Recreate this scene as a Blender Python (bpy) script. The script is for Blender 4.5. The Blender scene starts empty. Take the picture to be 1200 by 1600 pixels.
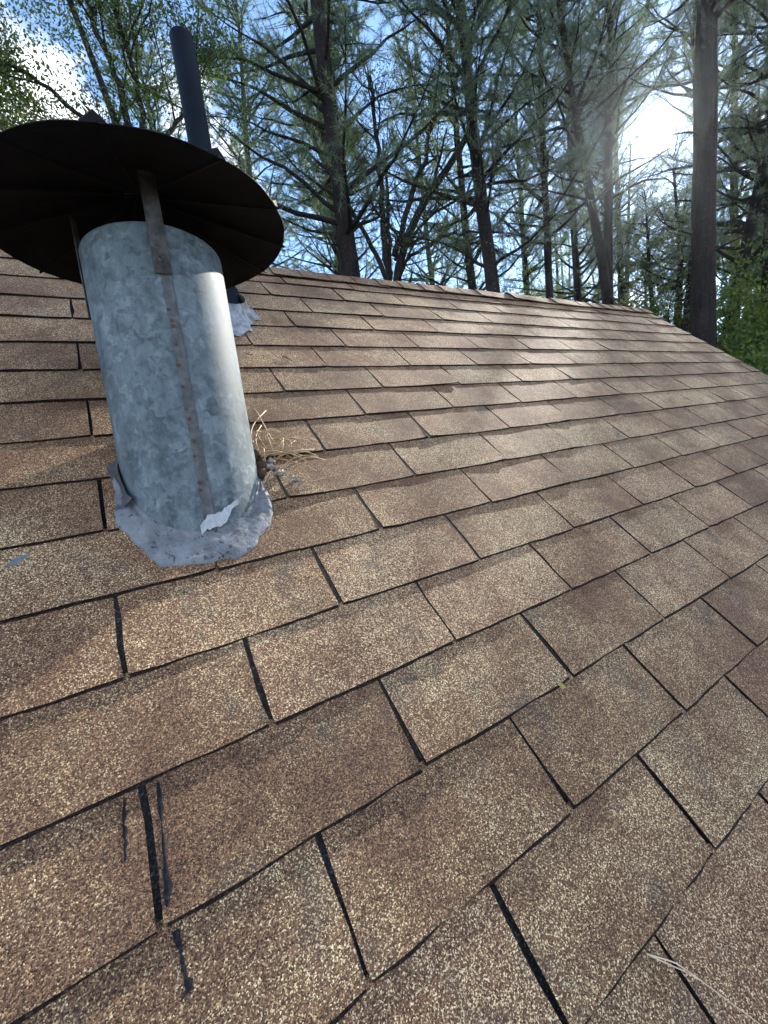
import bpy, math, random
import numpy as np
from mathutils import Vector, Matrix

sc = bpy.context.scene
COL = sc.collection
R = math.radians

# ------------------------------------------------------------------ camera
PITCH = R(41.0)                      # roof pitch
Z0 = 3.6                             # height of the roof frame's origin above the ground
cam_d = bpy.data.cameras.new('camera')
cam = bpy.data.objects.new('camera', cam_d)
COL.objects.link(cam)
cam_d.sensor_fit = 'HORIZONTAL'
cam_d.sensor_width = 36.0
cam_d.lens = 642.05 / 1200 * 36.0
cam_d.clip_start = 0.02
cam_d.clip_end = 900
RW = ((0.8474613552602019, -0.516289138874313, -0.12351022800141731),
      (-0.1864435760361232, -0.071630625124044, -0.9798509307538572),
      (0.4970392784231485, 0.853413486315255, -0.15696297996609548))
CAM = Vector((-0.02483920882253219, -0.690221425540196, 0.1645400131501143 + Z0))
cam.matrix_world = Matrix(((RW[0][0], -RW[1][0], -RW[2][0], CAM.x),
                           (RW[0][1], -RW[1][1], -RW[2][1], CAM.y),
                           (RW[0][2], -RW[1][2], -RW[2][2], CAM.z),
                           (0, 0, 0, 1)))
sc.camera = cam

# ------------------------------------------------------------------ sky, sun, exposure
SUN_EL, SUN_AZ = R(26.2), R(65.4)    # azimuth from +y towards +x
SUN = Vector((math.cos(SUN_EL) * math.sin(SUN_AZ), math.cos(SUN_EL) * math.cos(SUN_AZ), math.sin(SUN_EL)))
world = bpy.data.worlds.new('World')
sc.world = world
world.use_nodes = True
wt = world.node_tree
wt.nodes.clear()
wo = wt.nodes.new('ShaderNodeOutputWorld')
bg = wt.nodes.new('ShaderNodeBackground')
sky = wt.nodes.new('ShaderNodeTexSky')
sky.sky_type = 'NISHITA'
sky.sun_disc = False
sky.sun_elevation = SUN_EL
sky.sun_rotation = SUN_AZ
sky.air_density = 1.0
sky.altitude = 1400
sky.dust_density = 0.15
sky.ozone_density = 3.0
tcw = wt.nodes.new('ShaderNodeTexCoord')
cn = wt.nodes.new('ShaderNodeTexNoise')
cn.inputs['Scale'].default_value = 2.6
cn.inputs['Detail'].default_value = 7
cn.inputs['Roughness'].default_value = 0.6
wt.links.new(tcw.outputs['Generated'], cn.inputs['Vector'])
cr = wt.nodes.new('ShaderNodeValToRGB')
cr.color_ramp.elements[0].position = 0.52
cr.color_ramp.elements[1].position = 0.62
wt.links.new(cn.outputs['Fac'], cr.inputs['Fac'])
cmx = wt.nodes.new('ShaderNodeMix')
cmx.data_type = 'RGBA'
cmx.inputs['B'].default_value = (8.0, 8.1, 8.4, 1)      # sunlit cloud
wt.links.new(cr.outputs['Color'], cmx.inputs['Factor'])
wt.links.new(sky.outputs['Color'], cmx.inputs['A'])
wt.links.new(cmx.outputs['Result'], bg.inputs['Color'])
bg.inputs['Strength'].default_value = 0.15
wt.links.new(bg.outputs['Background'], wo.inputs['Surface'])

sun_d = bpy.data.lights.new('sun', 'SUN')
sun_d.energy = 3.8
sun_d.angle = R(0.53)
sun_d.color = (1.0, 0.94, 0.85)
sun = bpy.data.objects.new('sun', sun_d)
COL.objects.link(sun)
sun.location = SUN * 60
sun.rotation_euler = SUN.to_track_quat('Z', 'Y').to_euler()

vs = sc.view_settings
vs.view_transform = 'Standard'
vs.look = 'None'
vs.gamma = 1.0
vs.use_curve_mapping = False
vs.exposure = 1.5
sc.cycles.use_adaptive_sampling = True
sc.cycles.adaptive_threshold = 0.02
sc.cycles.max_bounces = 6
sc.cycles.diffuse_bounces = 4
sc.cycles.glossy_bounces = 3
sc.cycles.transmission_bounces = 4
sc.cycles.caustics_reflective = False
sc.cycles.caustics_refractive = False

# ------------------------------------------------------------------ helpers
def link(o, parent=None):
    COL.objects.link(o)
    if parent is not None:
        o.parent = parent
    return o

def tag(o, label, cat, group=None, kind=None):
    o['label'] = label
    if cat:
        o['category'] = cat
    if group:
        o['group'] = group
    if kind:
        o['kind'] = kind
    return o

def empty(name, loc=(0, 0, 0)):
    o = bpy.data.objects.new(name, None)
    o.location = loc
    o.empty_display_size = 0.1
    return link(o)

class Buf:
    """collects vertices and tri/quad faces with a material index"""
    def __init__(self):
        self.v, self.q, self.t, self.qm, self.tm, self.n = [], [], [], [], [], 0
    def add(self, verts, quads=None, tris=None, m=0):
        verts = np.asarray(verts, float).reshape(-1, 3)
        if quads is not None and len(quads):
            quads = np.asarray(quads, int).reshape(-1, 4)
            self.q.append(quads + self.n); self.qm.append(np.full(len(quads), m))
        if tris is not None and len(tris):
            tris = np.asarray(tris, int).reshape(-1, 3)
            self.t.append(tris + self.n); self.tm.append(np.full(len(tris), m))
        self.v.append(verts)
        self.n += len(verts)
    def mesh(self, name, mats, smooth=False):
        me = bpy.data.meshes.new(name)
        v = np.concatenate(self.v)
        q = np.concatenate(self.q) if self.q else np.zeros((0, 4), int)
        t = np.concatenate(self.t) if self.t else np.zeros((0, 3), int)
        mi = np.concatenate([*(self.qm or []), *(self.tm or [])])
        me.vertices.add(len(v))
        me.vertices.foreach_set('co', v.ravel())
        loops = np.concatenate([q.ravel(), t.ravel()])
        me.loops.add(len(loops))
        me.loops.foreach_set('vertex_index', loops.astype(np.int32))
        me.polygons.add(len(q) + len(t))
        st = np.concatenate([np.arange(len(q)) * 4, len(q) * 4 + np.arange(len(t)) * 3])
        me.polygons.foreach_set('loop_start', st.astype(np.int32))
        me.polygons.foreach_set('material_index', mi.astype(np.int32))
        if smooth:
            me.polygons.foreach_set('use_smooth', np.ones(len(st), bool))
        for m in (mats if isinstance(mats, (list, tuple)) else [mats]):
            me.materials.append(m)
        me.update(calc_edges=True)
        me.validate()
        return me
    def obj(self, name, mats, parent=None, smooth=False):
        return link(bpy.data.objects.new(name, self.mesh(name, mats, smooth)), parent)

def tube(buf, pts, rad, sides=5, m=0, cap=False):
    P = np.asarray(pts, float)
    n = len(P)
    T = np.gradient(P, axis=0)
    T /= np.linalg.norm(T, axis=1)[:, None] + 1e-9
    ref = np.array([0.31, 0.17, 0.93]) if abs(T[0] @ np.array([0.31, 0.17, 0.93])) < 0.9 else np.array([1.0, 0.1, 0])
    A = np.cross(T, ref); A /= np.linalg.norm(A, axis=1)[:, None] + 1e-9
    B = np.cross(T, A)
    th = np.linspace(0, 2 * np.pi, sides, endpoint=False)
    rad = np.asarray(rad, float)
    rad = rad if rad.ndim == 2 else np.broadcast_to(rad, (n,))[:, None]
    V = P[:, None] + rad[:, :, None] * (np.cos(th)[None, :, None] * A[:, None] + np.sin(th)[None, :, None] * B[:, None])
    i = np.arange(n - 1)[:, None]; j = np.arange(sides)[None]
    k = (j + 1) % sides
    Q = np.stack([i * sides + j, i * sides + k, (i + 1) * sides + k, (i + 1) * sides + j], -1).reshape(-1, 4)
    tr = []
    V = V.reshape(-1, 3)
    if cap:
        V = np.concatenate([V, P[:1], P[-1:]])
        for a in range(sides):
            tr.append((n * sides, (a + 1) % sides, a))
            tr.append((n * sides + 1, (n - 1) * sides + a, (n - 1) * sides + (a + 1) % sides))
    buf.add(V, quads=Q, tris=tr, m=m)

def box(buf, a, b, m=0):
    (x0, y0, z0), (x1, y1, z1) = a, b
    V = [(x0, y0, z0), (x1, y0, z0), (x1, y1, z0), (x0, y1, z0), (x0, y0, z1), (x1, y0, z1), (x1, y1, z1), (x0, y1, z1)]
    buf.add(V, quads=[(0, 3, 2, 1), (4, 5, 6, 7), (0, 1, 5, 4), (1, 2, 6, 5), (2, 3, 7, 6), (3, 0, 4, 7)], m=m)

# ------------------------------------------------------------------ materials
def mat(name):
    m = bpy.data.materials.new(name)
    m.use_nodes = True
    nt = m.node_tree
    b = nt.nodes['Principled BSDF']
    return m, nt, b

def nd(nt, typ, **kw):
    n = nt.nodes.new(typ)
    for k, v in kw.items():
        if k in n.inputs:
            n.inputs[k].default_value = v
        else:
            setattr(n, k, v)
    return n

def ramp(nt, src, stops, interp='LINEAR'):
    r = nt.nodes.new('ShaderNodeValToRGB')
    r.color_ramp.interpolation = interp
    e = r.color_ramp.elements
    while len(e) < len(stops):
        e.new(0.5)
    for s, (p, c) in zip(e, stops):
        s.position = p
        s.color = (*c, 1) if len(c) == 3 else c
    nt.links.new(src, r.inputs['Fac'])
    return r

def mixc(nt, fac, a, b, blend='MIX'):
    m = nt.nodes.new('ShaderNodeMix')
    m.data_type = 'RGBA'
    m.blend_type = blend
    for sock, val in (('Factor', fac), ('A', a), ('B', b)):
        if hasattr(val, 'is_output'):
            nt.links.new(val, m.inputs[sock])
        elif sock == 'Factor':
            m.inputs['Factor'].default_value = val
        else:
            m.inputs[sock].default_value = (*val, 1)
    return m.outputs['Result']

def noise(nt, vec, scale, detail=3, rough=0.55):
    n = nd(nt, 'ShaderNodeTexNoise', Scale=scale, Detail=detail, Roughness=rough)
    nt.links.new(vec, n.inputs['Vector'])
    return n

def mathn(nt, op, a, b=0.0, clamp=False):
    m = nt.nodes.new('ShaderNodeMath')
    m.operation = op
    m.use_clamp = clamp
    for i, v in enumerate((a, b)):
        if hasattr(v, 'is_output'):
            nt.links.new(v, m.inputs[i])
        else:
            m.inputs[i].default_value = v
    return m.outputs[0]

def granule_material():
    """mineral granules of an asphalt shingle, coordinates in metres on the roof plane"""
    m, nt, b = mat('asphalt_granules')
    tc = nd(nt, 'ShaderNodeTexCoord')
    co = tc.outputs['Object']
    oi = nd(nt, 'ShaderNodeObjectInfo')
    v = nd(nt, 'ShaderNodeTexVoronoi', Scale=860.0, Randomness=1.0)
    wob = noise(nt, co, 420, 2)
    off = mixc(nt, 0.0022, co, wob.outputs['Color'], 'ADD')
    nt.links.new(off, v.inputs['Vector'])
    sep = nd(nt, 'ShaderNodeSeparateColor')
    nt.links.new(v.outputs['Color'], sep.inputs['Color'])
    # share of pale granules drifts over the roof: worn, bleached and stained areas
    big = noise(nt, co, 4.5, 4, 0.6)
    mid = noise(nt, co, 22, 3, 0.6)
    drift = mathn(nt, 'ADD', mathn(nt, 'MULTIPLY', big.outputs['Fac'], 1.0), mathn(nt, 'MULTIPLY', mid.outputs['Fac'], 0.35))
    drift = mathn(nt, 'ADD', drift, mathn(nt, 'MULTIPLY', oi.outputs['Random'], 0.15))
    drift = mathn(nt, 'SUBTRACT', drift, 0.765)
    pick = mathn(nt, 'ADD', sep.outputs['Red'], mathn(nt, 'MULTIPLY', drift, 0.75), True)
    col = ramp(nt, pick, [(0.0, (0.027, 0.0135, 0.008)), (0.16, (0.072, 0.035, 0.0205)), (0.42, (0.154, 0.077, 0.0425)),
                          (0.66, (0.236, 0.128, 0.072)), (0.82, (0.38, 0.230, 0.124)), (0.91, (0.65, 0.47, 0.26)), (1.0, (0.91, 0.75, 0.45))])
    tint = ramp(nt, oi.outputs['Random'], [(0.0, (0.98, 0.99, 0.93)), (0.35, (1.0, 0.97, 0.91)), (0.6, (0.95, 0.96, 0.91)), (0.85, (0.95, 0.91, 0.88)), (1.0, (1.04, 1.02, 0.91))], 'CONSTANT')
    c1 = mixc(nt, 1.0, col.outputs['Color'], tint.outputs['Color'], 'MULTIPLY')
    # soot/algae stains with their own blotchy shape
    st = noise(nt, co, 9.0, 5, 0.7)
    stf = ramp(nt, st.outputs['Fac'], [(0.54, (0, 0, 0)), (0.72, (1, 1, 1))])
    c2 = mixc(nt, mathn(nt, 'MULTIPLY', stf.outputs['Color'], 0.72), c1, (0.035, 0.030, 0.029))
    nt.links.new(c2, b.inputs['Base Color'])
    b.inputs['Roughness'].default_value = 0.82
    b.inputs['Specular IOR Level'].default_value = 0.35
    bump = nd(nt, 'ShaderNodeBump', Strength=0.8, Distance=0.0011)
    h = mathn(nt, 'SUBTRACT', 1.0, mathn(nt, 'MULTIPLY', v.outputs['Distance'], 1.0))
    h = mathn(nt, 'ADD', h, mathn(nt, 'MULTIPLY', sep.outputs['Green'], 0.5))
    nt.links.new(h, bump.inputs['Height'])
    nt.links.new(bump.outputs['Normal'], b.inputs['Normal'])
    return m

def bitumen_material(name, base, rough=0.6, speck=0.1, spec=0.15):
    m, nt, b = mat(name)
    co = nd(nt, 'ShaderNodeTexCoord').outputs['Object']
    v = nd(nt, 'ShaderNodeTexVoronoi', Scale=620.0)
    nt.links.new(co, v.inputs['Vector'])
    sp = nd(nt, 'ShaderNodeSeparateColor')
    nt.links.new(v.outputs['Color'], sp.inputs['Color'])
    n = noise(nt, co, 90, 3, 0.7)
    f = mathn(nt, 'ADD', mathn(nt, 'MULTIPLY', sp.outputs['Red'], 0.6), mathn(nt, 'MULTIPLY', n.outputs['Fac'], 0.5))
    r = ramp(nt, f, [(0.2, tuple(c * 0.4 for c in base)), (0.6, base), (0.80, tuple(c * 2.2 for c in base)), (0.92, tuple(min(1, c * 2.4 + speck) for c in base))])
    nt.links.new(r.outputs['Color'], b.inputs['Base Color'])
    b.inputs['Roughness'].default_value = rough
    b.inputs['Specular IOR Level'].default_value = spec
    bp = nd(nt, 'ShaderNodeBump', Strength=0.8, Distance=0.0012)
    nt.links.new(sp.outputs['Red'], bp.inputs['Height'])
    nt.links.new(bp.outputs['Normal'], b.inputs['Normal'])
    return m

def galvanised_material():
    m, nt, b = mat('weathered_galvanised_steel')
    co = nd(nt, 'ShaderNodeTexCoord').outputs['Object']
    wob = noise(nt, co, 40, 3)
    off = mixc(nt, 0.06, co, wob.outputs['Color'], 'ADD')
    v = nd(nt, 'ShaderNodeTexVoronoi', Scale=70.0, feature='SMOOTH_F1', Smoothness=0.35)
    nt.links.new(off, v.inputs['Vector'])
    sp = nd(nt, 'ShaderNodeSeparateColor')
    nt.links.new(v.outputs['Color'], sp.inputs['Color'])
    mp = nd(nt, 'ShaderNodeMapping')
    mp.inputs['Scale'].default_value = (1, 1, 0.22)
    nt.links.new(co, mp.inputs['Vector'])
    streak = noise(nt, mp.outputs['Vector'], 34, 5, 0.7)
    cl = noise(nt, off, 11, 6, 0.7)
    fine = noise(nt, off, 80, 4, 0.65)
    f = mathn(nt, 'ADD', mathn(nt, 'MULTIPLY', sp.outputs['Red'], 0.14), mathn(nt, 'MULTIPLY', streak.outputs['Fac'], 0.40))
    f = mathn(nt, 'ADD', f, mathn(nt, 'MULTIPLY', cl.outputs['Fac'], 0.45))
    f = mathn(nt, 'ADD', f, mathn(nt, 'MULTIPLY', fine.outputs['Fac'], 0.25))
    r = ramp(nt, f, [(0.46, (0.042, 0.054, 0.060)), (0.57, (0.084, 0.108, 0.120)), (0.68, (0.138, 0.172, 0.187)), (0.82, (0.265, 0.305, 0.32))])
    nt.links.new(r.outputs['Color'], b.inputs['Base Color'])
    b.inputs['Metallic'].default_value = 0.1
    b.inputs['Specular IOR Level'].default_value = 0.3
    rr = ramp(nt, f, [(0.4, (0.55,) * 3), (0.8, (0.75,) * 3)])
    nt.links.new(rr.outputs['Color'], b.inputs['Roughness'])
    bp = nd(nt, 'ShaderNodeBump', Strength=0.12, Distance=0.003)
    nt.links.new(cl.outputs['Fac'], bp.inputs['Height'])
    nt.links.new(bp.outputs['Normal'], b.inputs['Normal'])
    return m

def blotch_material(name, c0, c1, scale, rough, metal=0.0, bump=0.0, lo=0.35, hi=0.65, detail=5):
    m, nt, b = mat(name)
    co = nd(nt, 'ShaderNodeTexCoord').outputs['Object']
    n = noise(nt, co, scale, detail, 0.65)
    r = ramp(nt, n.outputs['Fac'], [(lo, c0), (hi, c1)])
    nt.links.new(r.outputs['Color'], b.inputs['Base Color'])
    b.inputs['Roughness'].default_value = rough
    b.inputs['Metallic'].default_value = metal
    if bump:
        bp = nd(nt, 'ShaderNodeBump', Strength=0.7, Distance=bump)
        nt.links.new(n.outputs['Fac'], bp.inputs['Height'])
        nt.links.new(bp.outputs['Normal'], b.inputs['Normal'])
    return m

def bark_material(name, c0, c1):
    m, nt, b = mat(name)
    co = nd(nt, 'ShaderNodeTexCoord').outputs['Object']
    mp = nd(nt, 'ShaderNodeMapping')
    mp.inputs['Scale'].default_value = (1, 1, 0.16)
    nt.links.new(co, mp.inputs['Vector'])
    wob = noise(nt, co, 5, 4, 0.7)
    off = mixc(nt, 0.22, mp.outputs['Vector'], wob.outputs['Color'], 'ADD')
    v = nd(nt, 'ShaderNodeTexVoronoi', Scale=19.0, feature='DISTANCE_TO_EDGE')
    nt.links.new(off, v.inputs['Vector'])
    n = noise(nt, off, 26, 7, 0.75)
    big = noise(nt, co, 3.5, 4, 0.6)
    f = mathn(nt, 'ADD', mathn(nt, 'MULTIPLY', v.outputs['Distance'], 0.7), mathn(nt, 'MULTIPLY', n.outputs['Fac'], 0.75))
    f = mathn(nt, 'ADD', f, mathn(nt, 'MULTIPLY', mathn(nt, 'SUBTRACT', big.outputs['Fac'], 0.5), 0.5))
    r = ramp(nt, f, [(0.25, c0), (0.85, c1)])
    nt.links.new(r.outputs['Color'], b.inputs['Base Color'])
    b.inputs['Roughness'].default_value = 0.92
    b.inputs['Specular IOR Level'].default_value = 0.2
    bp = nd(nt, 'ShaderNodeBump', Strength=1.0, Distance=0.03)
    nt.links.new(f, bp.inputs['Height'])
    nt.links.new(bp.outputs['Normal'], b.inputs['Normal'])
    return m

def leaf_material(name, c0, c1, trans, tcol):
    m, nt, b = mat(name)
    geo = nd(nt, 'ShaderNodeNewGeometry')
    r = ramp(nt, geo.outputs['Random Per Island'], [(0.0, c0), (1.0, c1)])
    nt.links.new(r.outputs['Color'], b.inputs['Base Color'])
    b.inputs['Roughness'].default_value = 0.55
    tr = nd(nt, 'ShaderNodeBsdfTranslucent')
    tm = mixc(nt, 1.0, r.outputs['Color'], tcol, 'MULTIPLY')
    nt.links.new(tm, tr.inputs['Color'])
    mx = nd(nt, 'ShaderNodeMixShader', Fac=trans)
    nt.links.new(b.outputs['BSDF'], mx.inputs[1])
    nt.links.new(tr.outputs['BSDF'], mx.inputs[2])
    nt.links.new(mx.outputs['Shader'], nt.nodes['Material Output'].inputs['Surface'])
    return m

def sealant_material():
    m, nt, b = mat('trowelled_sealant')
    co = nd(nt, 'ShaderNodeTexCoord').outputs['Object']
    n1 = noise(nt, co, 26, 5, 0.65)
    n2 = noise(nt, co, 190, 3, 0.7)
    wob = noise(nt, co, 60, 3, 0.6)
    r = ramp(nt, n1.outputs['Fac'], [(0.30, (0.085, 0.086, 0.088)), (0.48, (0.150, 0.158, 0.168)), (0.66, (0.215, 0.222, 0.230))])
    grit = ramp(nt, mathn(nt, 'ADD', mathn(nt, 'MULTIPLY', n2.outputs['Fac'], 0.6), mathn(nt, 'MULTIPLY', wob.outputs['Fac'], 0.5)), [(0.425, (1, 1, 1)), (0.49, (0, 0, 0))])
    c = mixc(nt, mathn(nt, 'MULTIPLY', grit.outputs['Color'], 0.85), r.outputs['Color'], (0.020, 0.018, 0.017))
    nt.links.new(c, b.inputs['Base Color'])
    b.inputs['Roughness'].default_value = 0.7
    b.inputs['Specular IOR Level'].default_value = 0.3
    bp = nd(nt, 'ShaderNodeBump', Strength=0.9, Distance=0.004)
    nt.links.new(mathn(nt, 'ADD', n1.outputs['Fac'], mathn(nt, 'MULTIPLY', wob.outputs['Fac'], 0.6)), bp.inputs['Height'])
    nt.links.new(bp.outputs['Normal'], b.inputs['Normal'])
    return m

M = {}
M['granules'] = granule_material()
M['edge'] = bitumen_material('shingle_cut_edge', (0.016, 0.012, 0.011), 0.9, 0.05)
M['bitumen'] = bitumen_material('worn_bitumen', (0.009, 0.0105, 0.0135), 0.85, 0.07, 0.08)
M['tar'] = bitumen_material('roofing_tar', (0.008, 0.008, 0.010), 0.6, 0.01)
M['galv'] = galvanised_material()
M['seam'] = blotch_material('dull_seam_steel', (0.045, 0.046, 0.048), (0.112, 0.118, 0.124), 60, 0.65, 0.2)
M['rust'] = blotch_material('rust', (0.045, 0.024, 0.017), (0.11, 0.06, 0.038), 300, 0.85)
M['capm'] = blotch_material('dark_cap_steel', (0.0040, 0.0043, 0.0055), (0.0110, 0.0110, 0.0125), 26, 0.7, 0.0)  # near-black steel for the panel undersides and hems
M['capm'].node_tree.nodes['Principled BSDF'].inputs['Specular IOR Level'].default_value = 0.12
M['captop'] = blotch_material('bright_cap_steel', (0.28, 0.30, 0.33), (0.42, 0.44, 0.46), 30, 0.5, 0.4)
M['strap'] = blotch_material('strap_steel', (0.04, 0.038, 0.038), (0.11, 0.11, 0.11), 55, 0.65, 0.3)
M['collar'] = sealant_material()
M['tape'] = blotch_material('pale_tape', (0.28, 0.30, 0.33), (0.42, 0.44, 0.46), 90, 0.4, 0.0, 0.001)
M['felt'] = blotch_material('grey_flashing', (0.025, 0.025, 0.027), (0.075, 0.075, 0.078), 40, 0.8, 0.0, 0.004)
M['pipe'] = blotch_material('dark_vent_pipe', (0.003, 0.006, 0.011), (0.006, 0.011, 0.018), 12, 0.6)
M['pipe'].node_tree.nodes['Principled BSDF'].inputs['Specular IOR Level'].default_value = 0.08
M['lead'] = blotch_material('crumpled_lead', (0.12, 0.125, 0.14), (0.32, 0.335, 0.36), 45, 0.5, 0.2, 0.006)
M['straw'] = blotch_material('dry_needle', (0.30, 0.19, 0.095), (0.52, 0.38, 0.22), 60, 0.6)
M['straw_pale'] = blotch_material('bleached_needle', (0.48, 0.37, 0.24), (0.62, 0.50, 0.34), 60, 0.6)
M['lint'] = blotch_material('pale_lint', (0.14, 0.13, 0.11), (0.36, 0.34, 0.31), 120, 0.95)
M['litter'] = blotch_material('dark_litter', (0.02, 0.013, 0.009), (0.10, 0.05, 0.02), 150, 0.95)
M['yellow'] = blotch_material('yellow_leaf', (0.16, 0.11, 0.012), (0.30, 0.22, 0.02), 120, 0.6)
M['wall'] = blotch_material('painted_siding', (0.32, 0.29, 0.25), (0.40, 0.37, 0.32), 6, 0.7)
M['trim'] = blotch_material('brown_trim', (0.09, 0.06, 0.045), (0.13, 0.09, 0.065), 8, 0.6)
M['bark_pine'] = bark_material('pine_bark', (0.006, 0.005, 0.005), (0.050, 0.037, 0.033))
M['bark_oak'] = bark_material('oak_bark', (0.012, 0.010, 0.009), (0.06, 0.052, 0.045))
M['needle'] = leaf_material('pine_needles', (0.058, 0.092, 0.066), (0.130, 0.170, 0.112), 0.5, (1.8, 1.9, 1.35))
M['leaf'] = leaf_material('oak_leaves', (0.040, 0.072, 0.028), (0.110, 0.150, 0.055), 0.5, (2.0, 2.0, 0.8))
M['leaf2'] = leaf_material('shrub_leaves', (0.050, 0.090, 0.022), (0.130, 0.190, 0.045), 0.5, (2.0, 1.9, 0.7))
M['ground'] = blotch_material('leaf_litter', (0.06, 0.045, 0.03), (0.16, 0.12, 0.075), 3, 0.95)

# ------------------------------------------------------------------ ground
gb = Buf()
N = 48
th = np.linspace(0, 2 * np.pi, N, endpoint=False)
rings = [0.0, 6, 15, 40, 120, 420]
gv = [(0, 0, 0)]
for rr in rings[1:]:
    for t in th:
        gv.append((rr * math.cos(t), rr * math.sin(t), 0.25 * math.sin(rr * 0.31 + t * 3) * min(1, rr / 30)))
gt = [(0, 1 + i, 1 + (i + 1) % N) for i in range(N)]
gq = []
for k in range(len(rings) - 2):
    a, c = 1 + k * N, 1 + (k + 1) * N
    gq += [(a + i, c + i, c + (i + 1) % N, a + (i + 1) % N) for i in range(N)]
gb.add(gv, quads=gq, tris=gt)
ground = gb.obj('ground', M['ground'], smooth=True)
tag(ground, 'forest floor of brown litter around the house', None, kind='structure')

# ------------------------------------------------------------------ house and roof
house = empty('house', (0, 0, Z0))
tag(house, 'house roof of brown three-tab asphalt shingles filling the foreground', 'house')

EXPO = 0.127
RIDGE = 1.43
EAVE = -2.30
U0, U1 = -3.6, 3.50
BV, BN = math.cos(2 * PITCH), -math.sin(2 * PITCH)       # down the rear slope, in the roof frame
SLOPE = RIDGE - EAVE

rb = Buf()
def slab(a, b, off, m=0):
    """a, b: (v, n) ends of a slope line; slab hangs below it"""
    va, na = a; vb, nb = b
    ov, on = off
    V = [(U0, va, na), (U1, va, na), (U1, vb, nb), (U0, vb, nb), (U0, va + ov, na + on), (U1, va + ov, na + on), (U1, vb + ov, nb + on), (U0, vb + ov, nb + on)]
    rb.add(V, quads=[(0, 1, 2, 3), (7, 6, 5, 4), (0, 4, 5, 1), (1, 5, 6, 2), (2, 6, 7, 3), (3, 7, 4, 0)], m=m)
slab((EAVE, -0.002), (RIDGE, -0.002), (0, -0.02))
slab((RIDGE + 0.003 + BV * 0.004, -0.006 + BN * 0.004), (RIDGE + BV * SLOPE, BN * SLOPE), (-0.02 * BN * -1 * -1 * 0.0 - 0.019, -0.004))
roof = rb.obj('roof', [M['bitumen']], house)
roof.rotation_euler = (PITCH, 0, 0)

# slot positions per course: one slot's u, and the tab pitch
TAB = 0.3032
ROWU = {-10: .624, -9: .518, -8: .632, -7: .521, -6: .642, -5: .521, -4: .346, -3: .5255, -2: .352, -1: .526, 0: .365,
        1: .2205, 2: .0645, 3: .2215, 4: .0735, 5: .2295, 6: .381}
LINE_V = {-10: 1.276, -9: 1.150, -8: 1.018, -7: .893, -6: .760, -5: .631, -4: .507, -3: .380, -2: .256, -1: .128, 0: .003,
          1: -.126, 2: -.252, 3: -.380, 4: -.508, 5: -.636, 6: -.764}
def line_v(l):
    if l in LINE_V:
        return LINE_V[l]
    return 1.385 if l <= -11 else -0.764 - (l - 6) * EXPO

rs = np.random.default_rng(11)
def tab_geo(buf, u0, u1, v0, v1, rg, lip=0.0012):
    """one tab: a thin curled slab, butt edge at v0, tucked under the next course beyond v1"""
    nu, nv = 8, 3
    vt = v1 + 0.007
    us = np.linspace(u0, u1, nu + 1)
    t = np.linspace(0, 1, nu + 1)
    jb = rg.normal(0, 0.0006, nu + 1); jb[0] += 0.0025 * rg.random(); jb[-1] += 0.0025 * rg.random()
    skew = rg.normal(0, 0.0014)
    jl, jr = rg.normal(0, 0.0010, nv + 1), rg.normal(0, 0.0010, nv + 1)
    lift = np.abs(rg.normal(0, 0.0018, 2)) * np.array([rg.random() < .5, rg.random() < .5])
    bow = rg.normal(0, 0.0008)
    top = np.zeros((nv + 1, nu + 1, 3))
    for i, s in enumerate(np.linspace(0, 1, nv + 1)):
        top[i, :, 0] = us
        top[i, 0, 0] += jl[i]; top[i, -1, 0] += jr[i]
        top[i, :, 1] = v0 + (vt - v0) * s + (jb + skew * (t - .5)) * (1 - s) ** 2
        c = (1 - s) ** 2
        top[i, :, 2] = 0.0066 * (1 - s) + 0.0018 * s + c * (lift[0] * (1 - t) ** 3 + lift[1] * t ** 3 + bow * np.sin(np.pi * t)) + rg.normal(0, 0.0002, nu + 1)
    w = nu + 1
    buf.add(top.reshape(-1, 3), quads=[(i * w + j, i * w + j + 1, (i + 1) * w + j + 1, (i + 1) * w + j) for i in range(nv) for j in range(nu)], m=0)
    TH = 0.0036                                  # cut edges: butt, left and right
    for path in ([(0, j) for j in range(w)], [(i, nu) for i in range(nv + 1)], [(i, 0) for i in range(nv, -1, -1)]):
        a = np.array([top[i, j] for i, j in path])
        b = a - np.array([0, 0, TH])
        k = len(a)
        buf.add(np.concatenate([b, a]), quads=[(j, j + 1, k + j + 1, k + j) for j in range(k - 1)], m=1)
    # thin ragged dark lip below the butt: crept bitumen plus contact shade modelled in
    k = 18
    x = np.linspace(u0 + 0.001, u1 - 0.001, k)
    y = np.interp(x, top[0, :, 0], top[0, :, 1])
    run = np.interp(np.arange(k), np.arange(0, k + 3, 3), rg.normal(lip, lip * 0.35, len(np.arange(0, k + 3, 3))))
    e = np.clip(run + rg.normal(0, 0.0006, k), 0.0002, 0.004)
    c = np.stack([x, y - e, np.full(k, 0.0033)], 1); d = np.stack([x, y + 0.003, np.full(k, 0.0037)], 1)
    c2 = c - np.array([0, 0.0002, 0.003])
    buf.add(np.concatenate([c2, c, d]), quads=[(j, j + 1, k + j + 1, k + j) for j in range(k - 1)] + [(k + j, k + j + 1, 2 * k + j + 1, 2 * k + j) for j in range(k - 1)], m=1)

ct, st_ = math.cos(PITCH), math.sin(PITCH)
def roof_to_world(u, v, n=0.0):
    return Vector((u, v * ct - n * st_, v * st_ + n * ct + Z0))
def seen(u, v, margin=0.06):
    d = roof_to_world(u, v) - CAM
    x = sum(d[i] * RW[0][i] for i in range(3)); y = sum(d[i] * RW[1][i] for i in range(3)); z = sum(d[i] * RW[2][i] for i in range(3))
    return z > 0.02 and abs(x / z * 642.05 / 600) < 1 + margin and abs(y / z * 642.05 / 800) < 1 + margin

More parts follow.
